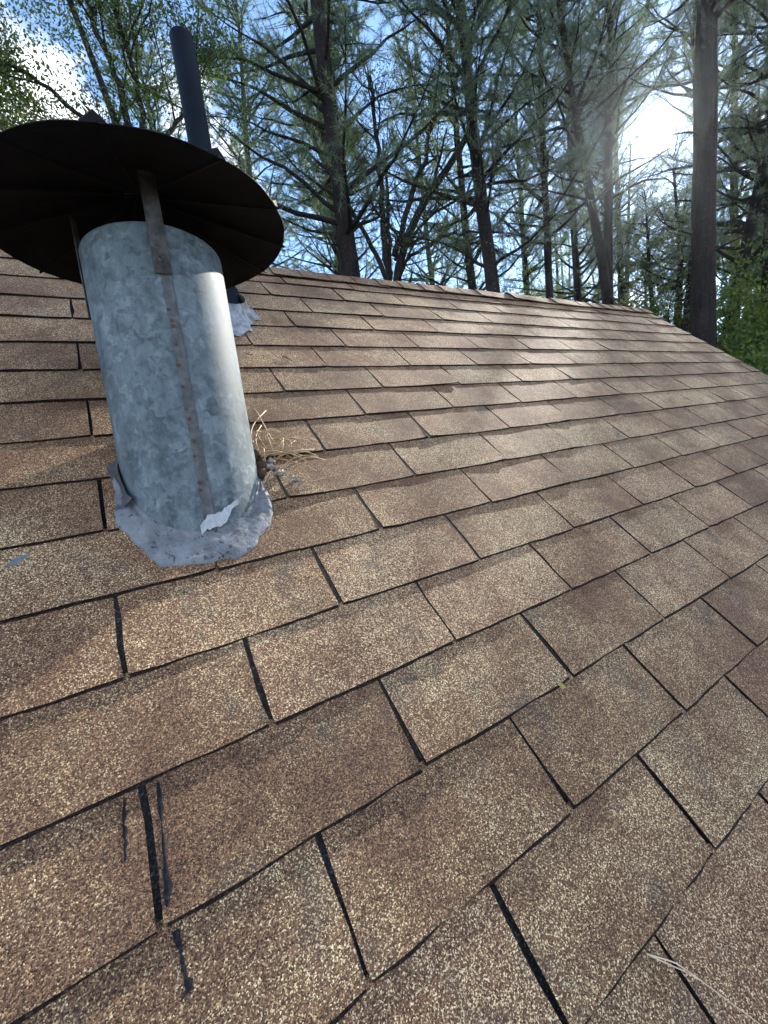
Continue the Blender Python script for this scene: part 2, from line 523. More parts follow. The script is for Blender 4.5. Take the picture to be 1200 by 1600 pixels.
field = Buf()
GAP = 0.0068
TARGET_ROWS = range(-10, 19)
n_tabs = 0
for r_ in TARGET_ROWS:
    v0, v1 = line_v(r_), line_v(r_ - 1)
    if v0 < EAVE - 0.02:
        break
    base = ROWU.get(r_, 0.08 + 0.152 * (r_ % 2) + 0.01 * math.sin(r_ * 7.0))
    k0 = math.floor((U0 - base) / TAB)
    edges = [base + k * TAB + rs.normal(0, 0.0012) for k in range(k0, k0 + 40)]
    for a, b_ in zip(edges[:-1], edges[1:]):
        gap = GAP * (0.55 + 0.7 * rs.random())
        u0, u1 = max(U0, a + gap / 2), min(U1 + 0.012, b_ - GAP * 0.45)
        if u1 - u0 < 0.02 or u0 > U1 - 0.01:
            continue
        vis = any(seen(u, v) for u in (u0, (u0 + u1) / 2, u1) for v in (v0, v1))
        if vis:
            tb = Buf()
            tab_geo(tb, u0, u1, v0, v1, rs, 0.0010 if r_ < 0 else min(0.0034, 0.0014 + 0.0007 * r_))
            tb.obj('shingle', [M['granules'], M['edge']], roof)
            n_tabs += 1
        else:
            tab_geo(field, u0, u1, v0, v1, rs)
fo = field.obj('shingle_field', [M['granules'], M['edge']], roof)
fo['kind'] = 'stuff'
print('tabs', n_tabs)

# ridge caps: bent shingles lapped along the ridge
prof = [(RIDGE - 0.088, 0.0125), (RIDGE - 0.05, 0.0135), (RIDGE - 0.018, 0.0135), (RIDGE - 0.004, 0.0105),
        (RIDGE + 0.006, 0.002), (RIDGE + 0.012 + BV * 0.03, BN * 0.03), (RIDGE + 0.012 + BV * 0.11, BN * 0.11)]
CAPX = 0.127
for k in range(int((U1 - U0) / CAPX) + 1):
    ua = U0 + k * CAPX + rs.normal(0, 0.002)
    ub = min(ua + CAPX + 0.05, U1 + 0.012)
    if ub - ua < 0.03:
        continue
    cb = Buf()
    jit = rs.normal(0, 0.003)
    drop = rs.normal(0, 0.0015)
    nseg = len(prof)
    V = []
    for (u, up) in ((ua, 0.0045), ((ua + ub) / 2, 0.002), (ub, 0.0)):
        for i, (v, n) in enumerate(prof):
            s = 1 if i < 4 else 0.6
            V.append((u + rs.normal(0, 0.0008), v + (jit if i == 0 else 0) + (up if i > 4 else 0), n + up * s + drop + rs.normal(0, .0004)))
    V = np.array(V).reshape(3, nseg, 3)
    Vb = V.copy(); Vb[:, :4, 2] -= 0.004; Vb[:, 4:, 1] -= 0.004
    A = np.concatenate([V.reshape(-1, 3), Vb.reshape(-1, 3)])
    o_ = 3 * nseg
    Q = [(i * nseg + j, (i + 1) * nseg + j, (i + 1) * nseg + j + 1, i * nseg + j + 1) for i in range(2) for j in range(nseg - 1)]
    cb.add(A, quads=Q, m=0)
    E = []
    E += [(o_ + i * nseg, o_ + (i + 1) * nseg, (i + 1) * nseg, i * nseg) for i in range(2)]
    E += [(o_ + j, j, j + 1, o_ + j + 1) for j in range(nseg - 1)]
    E += [(2 * nseg + j, o_ + 2 * nseg + j, o_ + 2 * nseg + j + 1, 2 * nseg + j + 1) for j in range(nseg - 1)]
    cb.add(A, quads=E, m=1)
    cb.obj('ridge_cap', [M['granules'], M['edge']], roof, smooth=False)

# tar runs and smears left on the shingles (thin raised beads)
def bead(path, width, h, material, name):
    rg = np.random.default_rng(int(abs(path[0][0]) * 1e4))
    P = np.array(path, float)
    t = np.linspace(0, 1, 14)
    x = np.interp(t, np.linspace(0, 1, len(P)), P[:, 0]); y = np.interp(t, np.linspace(0, 1, len(P)), P[:, 1])
    w = np.interp(t, np.linspace(0, 1, len(width)), width) * (1 + 0.45 * rg.normal(size=14))
    bb = Buf(); V = []
    for i in range(14):
        a = abs(w[i]) / 2 + 0.0004
        xx = x[i] + rg.normal(0, .0004)
        V += [(xx - a, y[i], 0.0035), (xx - a * .5, y[i], h(y[i]) + 0.0008), (xx + a * .5, y[i], h(y[i]) + 0.0009), (xx + a, y[i], 0.0035)]
    Q = [(4 * i + j, 4 * i + j + 1, 4 * i + j + 5, 4 * i + j + 4) for i in range(13) for j in range(3)]
    bb.add(V, quads=Q)
    return bb.obj(name, [material], roof, smooth=True)
def course_h(v):
    k = math.floor((LINE_V[0] - v) / EXPO) + 1
    v0 = line_v(k); s = (v - v0) / (EXPO + 0.007)
    return 0.0066 * (1 - s) + 0.0018 * s
bead([(-.0985, -.258), (-.101, -.285), (-.103, -.314)], [.001, .003, .004], course_h, M['tar'], 'tar_streak')
bead([(-.0655, -.258), (-.069, -.30), (-.0715, -.34), (-.0735, -.366)], [.004, .003, .005, .011], course_h, M['tar'], 'tar_streak')
bead([(-.0715, -.386), (-.070, -.41), (-.068, -.431)], [.004, .002, .006], course_h, M['tar'], 'tar_streak')

# walls, rake boards and eave fascia under the roof
wb = Buf()
def W(u, v):                                      # house frame: roof line point
    return (u, v * ct, v * st_)
wall_top_v = EAVE + 0.45
x0, x1 = U0 + 0.35, U1 - 0.3
yF, yB = wall_top_v * ct, (2 * RIDGE - wall_top_v) * ct
zt = wall_top_v * st_ - 0.06
zr = RIDGE * st_ - 0.06
for nm, verts, fcs in (
    ('wall', [(x0, yF, -Z0), (x1, yF, -Z0), (x1, yF, zt), (x0, yF, zt)], [(0, 1, 2, 3)]),
    ('wall', [(x0, yB, -Z0), (x0, yB, zt), (x1, yB, zt), (x1, yB, -Z0)], [(0, 1, 2, 3)])):
    b2 = Buf(); V = np.array(verts); b2.add(V, quads=fcs); Vd = V + np.array([0, 0.12 if verts[0][1] == yF else -0.12, 0])
    b2.add(Vd, quads=[tuple(reversed(fcs[0]))]); b2.obj(nm, [M['wall']], house)
for xx, s in ((x0, -1), (x1, 1)):
    b2 = Buf()
    V = [(xx, yF, -Z0), (xx, yB, -Z0), (xx, yB, zt), (xx, yF, zt), (xx, RIDGE * ct, zr)]
    b2.add(V, quads=[(0, 1, 2, 3)], tris=[(3, 2, 4)])
    b2.add([(x - s * 0.12, y, z) for x, y, z in V], quads=[(3, 2, 1, 0)], tris=[(4, 2, 3)])
    b2.obj('gable_wall', [M['wall']], house)
for s in (0, 1):
    b2 = Buf()
    for uu in (U0, U1):
        lo, hi = (uu - 0.03, uu - 0.004) if uu == U1 else (uu + 0.004, uu + 0.03)
        pts = [(EAVE, RIDGE)] 
        if s == 0:
            a, b_ = (EAVE * ct, EAVE * st_), (RIDGE * ct, RIDGE * st_)
        else:
            a, b_ = ((2 * RIDGE - EAVE) * ct, EAVE * st_), (RIDGE * ct, RIDGE * st_)
        V = []
        for x in (lo, hi):
            V += [(x, a[0], a[1] - 0.03), (x, b_[0], b_[1] - 0.03), (x, b_[0], b_[1] - 0.19), (x, a[0], a[1] - 0.19)]
        b2.add(V, quads=[(0, 1, 2, 3), (7, 6, 5, 4), (0, 4, 5, 1), (1, 5, 6, 2), (2, 6, 7, 3), (3, 7, 4, 0)])
        b2.obj('rake_board', [M['trim']], house)
        b2 = Buf()

# ------------------------------------------------------------------ galvanised flue with its rain cap
FB = np.array([0.0706, 0.1777, 0.1777 * math.tan(PITCH) + Z0])      # axis meets the roof
FD = np.array([0.0275, 0.1133, 1.0]); FD /= np.linalg.norm(FD)
FR = 0.1172
flue = empty('chimney_flue', tuple(FB))
tag(flue, 'fat galvanised steel flue pipe with dark umbrella cap, rising from the shingles at left', 'chimney flue')
flue.rotation_euler = Vector(FD).to_track_quat('Z', 'Y').to_euler()
flue.rotation_euler = Matrix((Vector((1, 0, -FD[0] / FD[2])).normalized(), Vector(FD).cross(Vector((1, 0, -FD[0] / FD[2])).normalized()), Vector(FD))).transposed().to_euler()
FH = 0.402
def ringv(r, z, n=72, a0=0.0):
    t = np.linspace(0, 2 * np.pi, n, endpoint=False) + a0
    return np.stack([r * np.cos(t), r * np.sin(t), np.full(n, z)], 1)
def lathe(buf, prof, n=72, m=0):
    k = len(prof)
    V = np.concatenate([ringv(r, z, n) for r, z in prof])
    Q = [(i * n + j, i * n + (j + 1) % n, (i + 1) * n + (j + 1) % n, (i + 1) * n + j) for i in range(k - 1) for j in range(n)]
    buf.add(V, quads=Q, m=m)
pb = Buf()
lathe(pb, [(FR, -0.22), (FR, -0.1), (FR * 1.002, 0.02), (FR * 0.998, 0.15), (FR * 1.001, 0.28), (FR, FH - 0.004), (FR - 0.0006, FH), (FR - 0.002, FH), (FR - 0.0025, FH - 0.01), (FR - 0.0025, -0.2)])
fpipe = pb.obj('flue_pipe', [M['galv']], flue, smooth=True)

# lapped vertical seam: a flat strip with a ragged left edge
rg = np.random.default_rng(5)
sb = Buf()
A0 = R(-90.0)
zs = np.linspace(-0.115, 0.36, 60)
V = []
for z in zs:
    a_l = A0 - (0.0085 + rg.normal(0, 0.0009)) / FR
    a_r = A0 + 0.0085 / FR
    for a, r in ((a_l, FR + 0.0002), (a_l + 0.003, FR + 0.0013), (A0 + 0.003 / FR, FR + 0.0013), (A0 + 0.0034 / FR, FR + 0.0024), (a_r - 0.003, FR + 0.0024), (a_r, FR + 0.0002)):
        V.append((r * math.cos(a), r * math.sin(a), z))
Q = [(6 * i + j, 6 * i + j + 1, 6 * i + j + 7, 6 * i + j + 6) for i in range(59) for j in range(5)]
sb.add(V, quads=Q)
seam = sb.obj('seam_strip', [M['seam']], fpipe)
def dome(buf, c, nrm, r, h, n=10, m=0):
    nrm = Vector(nrm).normalized(); a = nrm.orthogonal().normalized(); b = nrm.cross(a); c = Vector(c)
    V = []
    for rr, hh in ((1, 0), (0.85, 0.6), (0.45, 0.95)):
        for k in range(n):
            t = 2 * math.pi * k / n
            V.append(c + a * (r * rr * math.cos(t)) + b * (r * rr * math.sin(t)) + nrm * (h * hh))
    V.append(c + nrm * h)
    Q = [(i * n + k, i * n + (k + 1) % n, (i + 1) * n + (k + 1) % n, (i + 1) * n + k) for i in range(2) for k in range(n)]
    T = [(2 * n + k, 2 * n + (k + 1) % n, 3 * n) for k in range(n)]
    buf.add([tuple(v) for v in V], quads=Q, tris=T, m=m)
for z in (0.262, 0.243, 0.235, 0.135, 0.098, 0.082, 0.045, -0.025, -0.037, 0.02, 0.17, 0.205):
    db = Buf()
    a = A0 - (0.003 + rg.random() * 0.004) / FR
    dome(db, ((FR + .001) * math.cos(a), (FR + .001) * math.sin(a), z), (math.cos(a), math.sin(a), 0), 0.0024 + 0.0016 * rg.random(), 0.0012)
    db.obj('rivet', [M['rust']], fpipe, smooth=True)

# umbrella rain cap: twelve gores with standing seams
CC = Vector((0.0761, 0.2254, 0.5993 + Z0))
capE = bpy.data.objects.new('rain_cap', None); link(capE, flue)
# expressed in the flue's frame
bpy.context.view_layer.update()
inv = flue.matrix_world.inverted()
CR, CHT = 0.2525, 0.075
nrmC = Vector((0.0043, 0.0536, 1)).normalized()
xax = Vector((1, 0, -nrmC.x)).normalized(); yax = nrmC.cross(xax)
capM = Matrix.Translation(CC) @ Matrix((xax, yax, nrmC)).transposed().to_4x4()
capE.matrix_local = inv @ capM
SEAMS = [R(a) for a in (-164, -133.6, -103.8, -68.8, -36.4, -8, 17.4, 47, 78, 108, 136.8, 167)]
ns = len(SEAMS)
for i in range(ns):
    a0, a1 = SEAMS[i], SEAMS[(i + 1) % ns]
    if a1 < a0:
        a1 += 2 * math.pi
    gb_ = Buf()
    nt_, nr_ = 10, 6
    V = []
    for layer, dz in ((0, 0.0), (1, 0.0012)):
        for j in range(nr_ + 1):
            s = j / nr_
            r = 0.0005 + (CR - 0.0005) * s
            for k in range(nt_ + 1):
                t = a0 + (a1 - a0) * k / nt_
                # each gore bellies slightly between its seams, rim edge gently scalloped
                belly = (0.013 + 0.004 * math.sin(i * 2.3)) * math.sin(math.pi * k / nt_) ** 0.8 * s * (1.15 - s)
                scal = 1 - 0.006 * (1 - math.sin(math.pi * k / nt_)) * s
                z = CHT * (1 - s) ** 1.05 + belly + 0.011 * ((i * 5) % 3 - 1) * s * (1.1 - s) * (k / nt_ - 0.5) + dz
                V.append((r * scal * math.cos(t), r * scal * math.sin(t), z))
    w = nt_ + 1; L = (nr_ + 1) * w
    Q = [(j * w + k, (j + 1) * w + k, (j + 1) * w + k + 1, j * w + k + 1) for j in range(nr_) for k in range(nt_)]
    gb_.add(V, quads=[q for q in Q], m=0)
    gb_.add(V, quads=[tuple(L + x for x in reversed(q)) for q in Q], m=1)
    gb_.add(V, quads=[(nr_ * w + k, nr_ * w + k + 1, L + nr_ * w + k + 1, L + nr_ * w + k) for k in range(nt_)], m=0)
    # hem folded up along the seam: a flange that ends in a pointed ear at the rim
    ca, sa = math.cos(a0), math.sin(a0)
    F = []
    for s, hgt in ((0.10, 0.004), (0.55, 0.008), (0.86, 0.012), (0.965, 0.013), (1.015, -0.002)):
        r = CR * s; zz = CHT * (1 - min(s, 1)) ** 1.05
        for o, top in ((-0.0012, 0), (-0.0012, 1), (0.0012, 1), (0.0012, 0)):
            F.append((r * ca - sa * o, r * sa + ca * o, zz - 0.003 + (hgt + 0.003) * top))
    FQ = [(4 * j + a, 4 * j + (a + 1) % 4, 4 * j + 4 + (a + 1) % 4, 4 * j + 4 + a) for j in range(4) for a in range(4)]
    gb_.add(F, quads=FQ, m=0)
    # pointed ear where the lapped hems meet the rim: dark below, bright above
    if i in (1, 2, 3, 4, 5):
        hgt = (0.012, 0.014, 0.012, 0.012, 0.010)[i - 1]
        E_ = [(CR * 0.998, -0.020, 0.0005), (CR * 1.004, 0.0, hgt), (CR * 0.998, 0.013, 0.0005), (CR * 0.90, 0.004, 0.012)]
        E_ = [(x * ca - y * sa, x * sa + y * ca, z + 0.0005) for x, y, z in E_]
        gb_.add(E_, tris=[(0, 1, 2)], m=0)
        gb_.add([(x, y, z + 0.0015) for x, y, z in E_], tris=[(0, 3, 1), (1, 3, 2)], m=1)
    # rolled lap seen from below as a dark ridge
    Rr = []
    for s in (0.12, 0.5, 0.99):
        r = CR * s; zz = CHT * (1 - s) ** 1.05
        for o, d in ((-0.004, 0), (0.0, -0.0035), (0.006, -0.001), (0.006, 0)):
            Rr.append((r * ca - sa * o, r * sa + ca * o, zz + d))
    gb_.add(Rr, quads=[(4 * j + a, 4 * j + 4 + a, 4 * j + 5 + a, 4 * j + 1 + a) for j in range(2) for a in range(3)], m=0)
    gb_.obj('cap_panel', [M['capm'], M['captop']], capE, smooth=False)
# three steel straps from the flue up to the cap, each screwed on
def strap(ang, low, name='strap'):
    b2 = Buf()
    pts = [(FR + 0.0026, low), (FR + 0.0026, FH - 0.01), (FR + 0.0028, FH + 0.02), (FR + 0.003, FH + 0.047), (FR + 0.0032, FH + 0.066), (FR + 0.0035, FH + 0.078)]
    V = []
    hw = 0.0125
    for r, z in pts:
        for o in (-hw, hw):
            for dr in (0.0, 0.0022):
                V.append(((r + dr) * math.cos(ang) - o * math.sin(ang), (r + dr) * math.sin(ang) + o * math.cos(ang), z))
    Q = []
    for i in range(len(pts) - 1):
        a = 4 * i
        Q += [(a + 1, a + 3, a + 7, a + 5), (a, a + 4, a + 6, a + 2), (a, a + 1, a + 5, a + 4), (a + 2, a + 6, a + 7, a + 3)]
    Q.append((0, 2, 3, 1))
    b2.add(V, quads=Q)
    s_ = b2.obj(name, [M['strap']], flue)
    b3 = Buf()
    rr = FR + 0.005
    z = low + 0.022
    c = (rr * math.cos(ang), rr * math.sin(ang), z)
    dome(b3, c, (math.cos(ang), math.sin(ang), 0), 0.0055, 0.0022, 14, 0)
    c2 = ((rr + 0.0021) * math.cos(ang), (rr + 0.0021) * math.sin(ang), z)
    t = Vector((-math.sin(ang), math.cos(ang), 0)); k = (t * 0.6 + Vector((0, 0, -0.8))).normalized(); p = k.cross(Vector((math.cos(ang), math.sin(ang), 0)))
    n_ = Vector((math.cos(ang), math.sin(ang), 0))
    c2 = Vector(c2)
    b3.add([tuple(c2 + k * a * 0.005 + p * b * 0.0007 + n_ * 0.0004) for a, b in ((-1, -1), (1, -1), (1, 1), (-1, 1))], quads=[(0, 1, 2, 3)], m=1)
    b3.obj('screw', [M['strap'], M['tar']], s_)
strap(R(-91.5), 0.318)
strap(R(-91.5 + 122), 0.318)
strap(R(-91.5 - 103), 0.30)

# collar of painted sealant around the base, ragged outer edge, in the roof frame
def to_roof_local(o):
    o.parent = flue
    o.matrix_parent_inverse = flue.matrix_world.inverted()
    o.matrix_world = Matrix.Translation((0, 0, Z0)) @ Matrix.Rotation(PITCH, 4, 'X')
fbase_v = 0.1777 / ct
# flue axis direction in the roof frame
fdl = Vector((FD[0], FD[1] * ct + FD[2] * st_, -FD[1] * st_ + FD[2] * ct))
def flue_ring(rad, lift_n, n):
    out = []
    e1 = Vector((1, 0, -fdl.x / fdl.z)).normalized(); e2 = fdl.cross(e1).normalized()
    A = Vector((FB[0], fbase_v, 0))
    for k in range(n):
        t = 2 * math.pi * k / n
        p = A + e1 * (rad * math.cos(t)) + e2 * (rad * math.sin(t))
        p += fdl * ((lift_n - p.z) / fdl.z)
        out.append(p)
    return out
NC = 96
inner_hi = flue_ring(FR + 0.0008, 0.0150, NC)
inner_lo = flue_ring(FR + 0.004, 0.0095, NC)
outline = [(0.185, .235), (.186, .177), (.184, .122), (.172, .088), (.150, .055), (.118, .028), (.092, .0145), (.074, .0215), (.053, .0165), (.02, .022), (-.004, .0275), (-.018, .036), (-.029, .052), (-.042, .088), (-.047, .118),
           (-.062, .130), (-.064, .17), (-.061, .215), (-.05, .275), (-.02, .36), (.05, .415), (.11, .41), (.17, .345), (.186, .285)]
cen = Vector((0.072, 0.215, 0))
oa = np.array([math.atan2(y - cen.y, x - cen.x) for x, y in outline]); orr = np.array([math.hypot(x - cen.x, y - cen.y) for x, y in outline])
o_i = np.argsort(oa); oa, orr = oa[o_i], orr[o_i]
rg = np.random.default_rng(8)
colb = Buf(); V = []
def surf(v):
    return course_h(v) if v < LINE_V[0] else 0.0066 * (1 - ((v - LINE_V[0]) % 0.1263) / 0.134) + 0.0018 * (((v - LINE_V[0]) % 0.1263) / 0.134)
NF = 7
edge_n = rg.normal(0, 1, NC); edge_n = (edge_n + np.roll(edge_n, 1) + np.roll(edge_n, 2)) / 1.7
for k in range(NC):
    hi, lo = inner_hi[k], inner_lo[k]
    a = math.atan2(lo.y - cen.y, lo.x - cen.x)
    ro = float(np.interp(a, oa, orr, period=2 * np.pi)) * (1 + 0.014 * edge_n[k] + rg.normal(0, 0.006))
    ox, oy = cen.x + ro * math.cos(a), cen.y + ro * math.sin(a)
    V += [tuple(hi), tuple(lo)]
    for j in range(1, NF + 1):
        f = j / NF
        x, y = lo.x * (1 - f) + ox * f, lo.y * (1 - f) + oy * f
        ridge = 0.0018 * math.sin(14 * a + 7 * f) * math.sin(math.pi * f)          # trowel ridges
        V.append((x, y, surf(y) + 0.0018 + 0.0065 * (1 - f) ** 0.7 * (f < 1) + ridge + rg.normal(0, .0006)))
    V.append((ox, oy, 0.0))
NW = NF + 3
Q = [(NW * k + j, NW * k + j + 1, NW * ((k + 1) % NC) + j + 1, NW * ((k + 1) % NC) + j) for k in range(NC) for j in range(NW - 1)]
colb.add(V, quads=Q)
collar = colb.obj('sealant_collar', [M['collar']], None, smooth=True)
to_roof_local(collar)
# folded felt flashing behind the collar on the left flank
fl = Buf()
rg = np.random.default_rng(3)
NG = 9
V = []
for i in range(NG):
    for j in range(NG):
        s, t = i / (NG - 1), j / (NG - 1)
        # from outer edge (s=0) to the pipe wall (s=1); t from front to back
        y = 0.165 + 0.12 * t
        xo = -0.066 + 0.010 * math.sin(t * 5) + 0.012 * t
        p = inner_hi[0]
        best = min(inner_lo, key=lambda q: abs(q.y - y) + (10 if q.x > cen.x else 0))
        x = xo * (1 - s) + (best.x + 0.002) * s
        z = surf(y) + 0.004 + 0.022 * s ** 2.5 + 0.003 * math.sin(9 * t + 3 * s) * s + rg.normal(0, .0006)
        V.append((x, y, z))
fl.add(V, quads=[(i * NG + j, (i + 1) * NG + j, (i + 1) * NG + j + 1, i * NG + j + 1) for i in range(NG - 1) for j in range(NG - 1)])
felt = fl.obj('felt_flashing', [M['felt']], None, smooth=True)
to_roof_local(felt)
# strip of pale tape stuck across the foot of the seam
tp = Buf()
rg = np.random.default_rng(21)
V = []
nn = 22
for k in range(nn):
    s = k / (nn - 1)
    a = A0 + R(-8 + 33 * s)
    zc = -0.104 + 0.036 * s + 0.004 * math.sin(9 * s)
    half = 0.010 * (0.75 + 0.45 * math.sin(math.pi * min(1, s * 1.2))) * (0.55 if s > 0.72 else 1) + rg.normal(0, 0.0012)
    for dz in (-half, -half * .2, half):
        r = FR + 0.0042 + rg.normal(0, 0.0005)
        V.append((r * math.cos(a), r * math.sin(a), zc + dz))
tp.add(V, quads=[(3 * k + j, 3 * (k + 1) + j, 3 * (k + 1) + j + 1, 3 * k + j + 1) for k in range(nn - 1) for j in range(2)])
tp.obj('tape', [M['tape']], flue)

# ------------------------------------------------------------------ dark vent pipe behind the flue
VP = Vector((0.329, 0.7408, 0.7408 * math.tan(PITCH) + Z0))
vent = empty('vent_pipe', tuple(VP))
tag(vent, 'slim dark vent pipe standing behind the capped flue, with crumpled lead flashing at its foot', 'vent pipe')
vb = Buf()
PR = 0.0328
lathe(vb, [(PR, -0.1), (PR, 0.3), (PR, 0.764), (PR - 0.002, 0.768), (PR - 0.006, 0.768), (PR - 0.007, 0.75), (PR - 0.007, 0.3)], 40)
vb.obj('pipe', [M['pipe']], vent, smooth=True)
cb2 = Buf()
lathe(cb2, [(PR + 0.004, 0.075), (PR + 0.006, 0.07), (PR + 0.007, 0.02), (PR + 0.013, -0.01), (PR + 0.022, -0.035), (PR + 0.03, -0.075)], 40)
cb2.obj('boot', [M['pipe']], vent, smooth=True)
lb = Buf()
rg = np.random.default_rng(17)
NL = 60
V = []
star = [0.085 + 0.028 * math.sin(3.1 * t) + rg.normal(0, 0.008) for t in np.linspace(0, 2 * np.pi, NL, endpoint=False)]
pv = 0.7408 / ct
for k in range(NL):
    t = 2 * math.pi * k / NL
    c, s = math.cos(t), math.sin(t)
    ro = star[k] * (1.25 if s < -0.2 else 0.85)
    for q, (f, zz) in enumerate(((0.0, 0.05), (0.25, 0.022), (0.6, 0.011), (1.0, 0.0035))):
        rr = (PR + 0.012) * (1 - f) + ro * f
        x, y = VP.x + rr * c, pv + rr * s * 1.15 - 0.012
        V.append((x, y, 0.006 + zz + rg.normal(0, 0.0025) * f))
lb.add(V, quads=[(4 * k + j, 4 * k + j + 1, 4 * ((k + 1) % NL) + j + 1, 4 * ((k + 1) % NL) + j) for k in range(NL) for j in range(3)])
lead = lb.obj('lead_flashing', [M['lead']], None)
lead.parent = vent
bpy.context.view_layer.update()
lead.matrix_parent_inverse = vent.matrix_world.inverted()
lead.matrix_world = Matrix.Translation((0, 0, Z0)) @ Matrix.Rotation(PITCH, 4, 'X')

# ------------------------------------------------------------------ litter on the roof
ROOFM = Matrix.Translation((0, 0, Z0)) @ Matrix.Rotation(PITCH, 4, 'X')
def smooth_path(P, n=12):
    P = np.array(P, float)
    t = np.linspace(0, 1, len(P)); tt = np.linspace(0, 1, n)
    if len(P) > 2:
        c = np.polyfit(t, P, min(3, len(P) - 1))
        return sum(c[i][None] * tt[:, None] ** (len(c) - 1 - i) for i in range(len(c)))
    return P[0][None] * (1 - tt[:, None]) + P[1][None] * tt[:, None]
clump = empty('needle_clump', tuple(roof_to_world(0.235, 0.235, 0.006)))
clump.rotation_euler = (PITCH, 0, 0)
tag(clump, 'clump of dry pine needles and lint caught beside the flue', 'pine needles')
CO = np.array([0.235, 0.235, 0.006])
NEED = [[(0.241, 0.422), (0.238, 0.356), (0.239, 0.281), (0.265, 0.233)], [(0.266, 0.411), (0.212, 0.335), (0.197, 0.285), (0.205, 0.243)],
        [(0.237, 0.353), (0.21, 0.303), (0.201, 0.271), (0.204, 0.242)], [(0.186, 0.219), (0.234, 0.265), (0.281, 0.288), (0.31, 0.287), (0.341, 0.278)],
        [(0.213, 0.306), (0.243, 0.267), (0.261, 0.244)], [(0.226, 0.239), (0.257, 0.209), (0.302, 0.182)], [(0.228, 0.197), (0.267, 0.215), (0.321, 0.223)],
        [(0.258, 0.209), (0.29, 0.209), (0.335, 0.21)], [(0.233, 0.236), (0.277, 0.229), (0.321, 0.224)], [(0.272, 0.222), (0.265, 0.198), (0.289, 0.167)],
        [(0.182, 0.163), (0.199, 0.182), (0.208, 0.192)], [(0.217, 0.269), (0.209, 0.247), (0.205, 0.22)], [(0.24, 0.316), (0.254, 0.275), (0.257, 0.258)],
        [(0.193, 0.175), (0.215, 0.184), (0.232, 0.185)], [(0.19, 0.225), (0.24, 0.26), (0.29, 0.285), (0.345, 0.281)], [(0.20, 0.24), (0.25, 0.225), (0.30, 0.19)]]
rg = np.random.default_rng(4)
for k in range(16):                                       # more strands lying through the clump
    c0 = np.array([0.205 + 0.05 * rg.random(), 0.20 + 0.10 * rg.random()]); an = rg.uniform(-1.2, 1.7); Ls = rg.uniform(0.05, 0.12)
    dv_ = np.array([math.cos(an), math.sin(an)]); pv_ = np.array([-dv_[1], dv_[0]]) * rg.normal(0, 0.012)
    NEED.append([tuple(c0 - dv_ * Ls * .3), tuple(c0 + dv_ * Ls * .2 + pv_), tuple(c0 + dv_ * Ls * .7)])
for k, n2 in enumerate(NEED):
    P = smooth_path([(x, y, 0) for x, y in n2], 10)
    P[:, 2] = 0.010 + 0.006 * rg.random() + (0.012 + 0.012 * rg.random()) * np.sin(np.pi * np.linspace(0.05, 0.95, 10))
    b2 = Buf()
    tube(b2, P - CO, np.linspace(0.0015, 0.0010, 10), 5, cap=True)
    b2.obj('needle', [M['straw']], clump, smooth=True)
def lump(buf, c, r, rg, n=9, m=0):
    th_ = np.linspace(0, 2 * np.pi, n, endpoint=False)
    V = []
    for ph in (-1.2, -0.4, 0.4, 1.2):
        for t in th_:
            k = 1 + rg.normal(0, 0.22)
            V.append((c[0] + r[0] * k * math.cos(ph) * math.cos(t), c[1] + r[1] * k * math.cos(ph) * math.sin(t), c[2] + r[2] * k * math.sin(ph)))
    Q = [(i * n + j, i * n + (j + 1) % n, (i + 1) * n + (j + 1) % n, (i + 1) * n + j) for i in range(3) for j in range(n)]
    T = [(27 + j, 27 + (j + 1) % n, 27 + (j + 2) % n) for j in range(0, 1)]
    V += [(c[0], c[1], c[2] - r[2]), (c[0], c[1], c[2] + r[2])]
    T = [(4 * n, (j + 1) % n, j) for j in range(n)] + [(4 * n + 1, 3 * n + j, 3 * n + (j + 1) % n) for j in range(n)]
    buf.add(V, quads=Q, tris=T, m=m)
for c, r in (((0.211, 0.219, 0.012), (0.014, 0.010, 0.006)), ((0.227, 0.198, 0.010), (0.012, 0.009, 0.004)), ((0.222, 0.236, 0.012), (0.009, 0.007, 0.005)),
             ((0.250, 0.172, 0.008), (0.005, 0.004, 0.003))):
    b2 = Buf(); lump(b2, np.array(c) - CO, r, rg); b2.obj('lint', [M['lint']], clump)
for k in range(9):
    b2 = Buf()
    p0 = np.array([0.205 + 0.05 * rg.random(), 0.165 + 0.07 * rg.random(), 0.010])
    P = [p0 + np.array([rg.normal(0, .008) * i, rg.normal(0, .006) * i, 0.002 * rg.random()]) for i in range(4)]
    tube(b2, smooth_path(P, 8) - CO, 0.0006, 4, cap=True); b2.obj('lint_thread', [M['lint']], clump)
for c, r in (((0.188, 0.200, 0.014), (0.012, 0.014, 0.010)), ((0.196, 0.222, 0.013), (0.016, 0.014, 0.010)), ((0.193, 0.26, 0.012), (0.012, 0.022, 0.009)), ((0.203, 0.243, 0.010), (0.010, 0.012, 0.007))):
    b2 = Buf(); lump(b2, np.array(c) - CO, r, rg); b2.obj('litter', [M['litter']], clump)

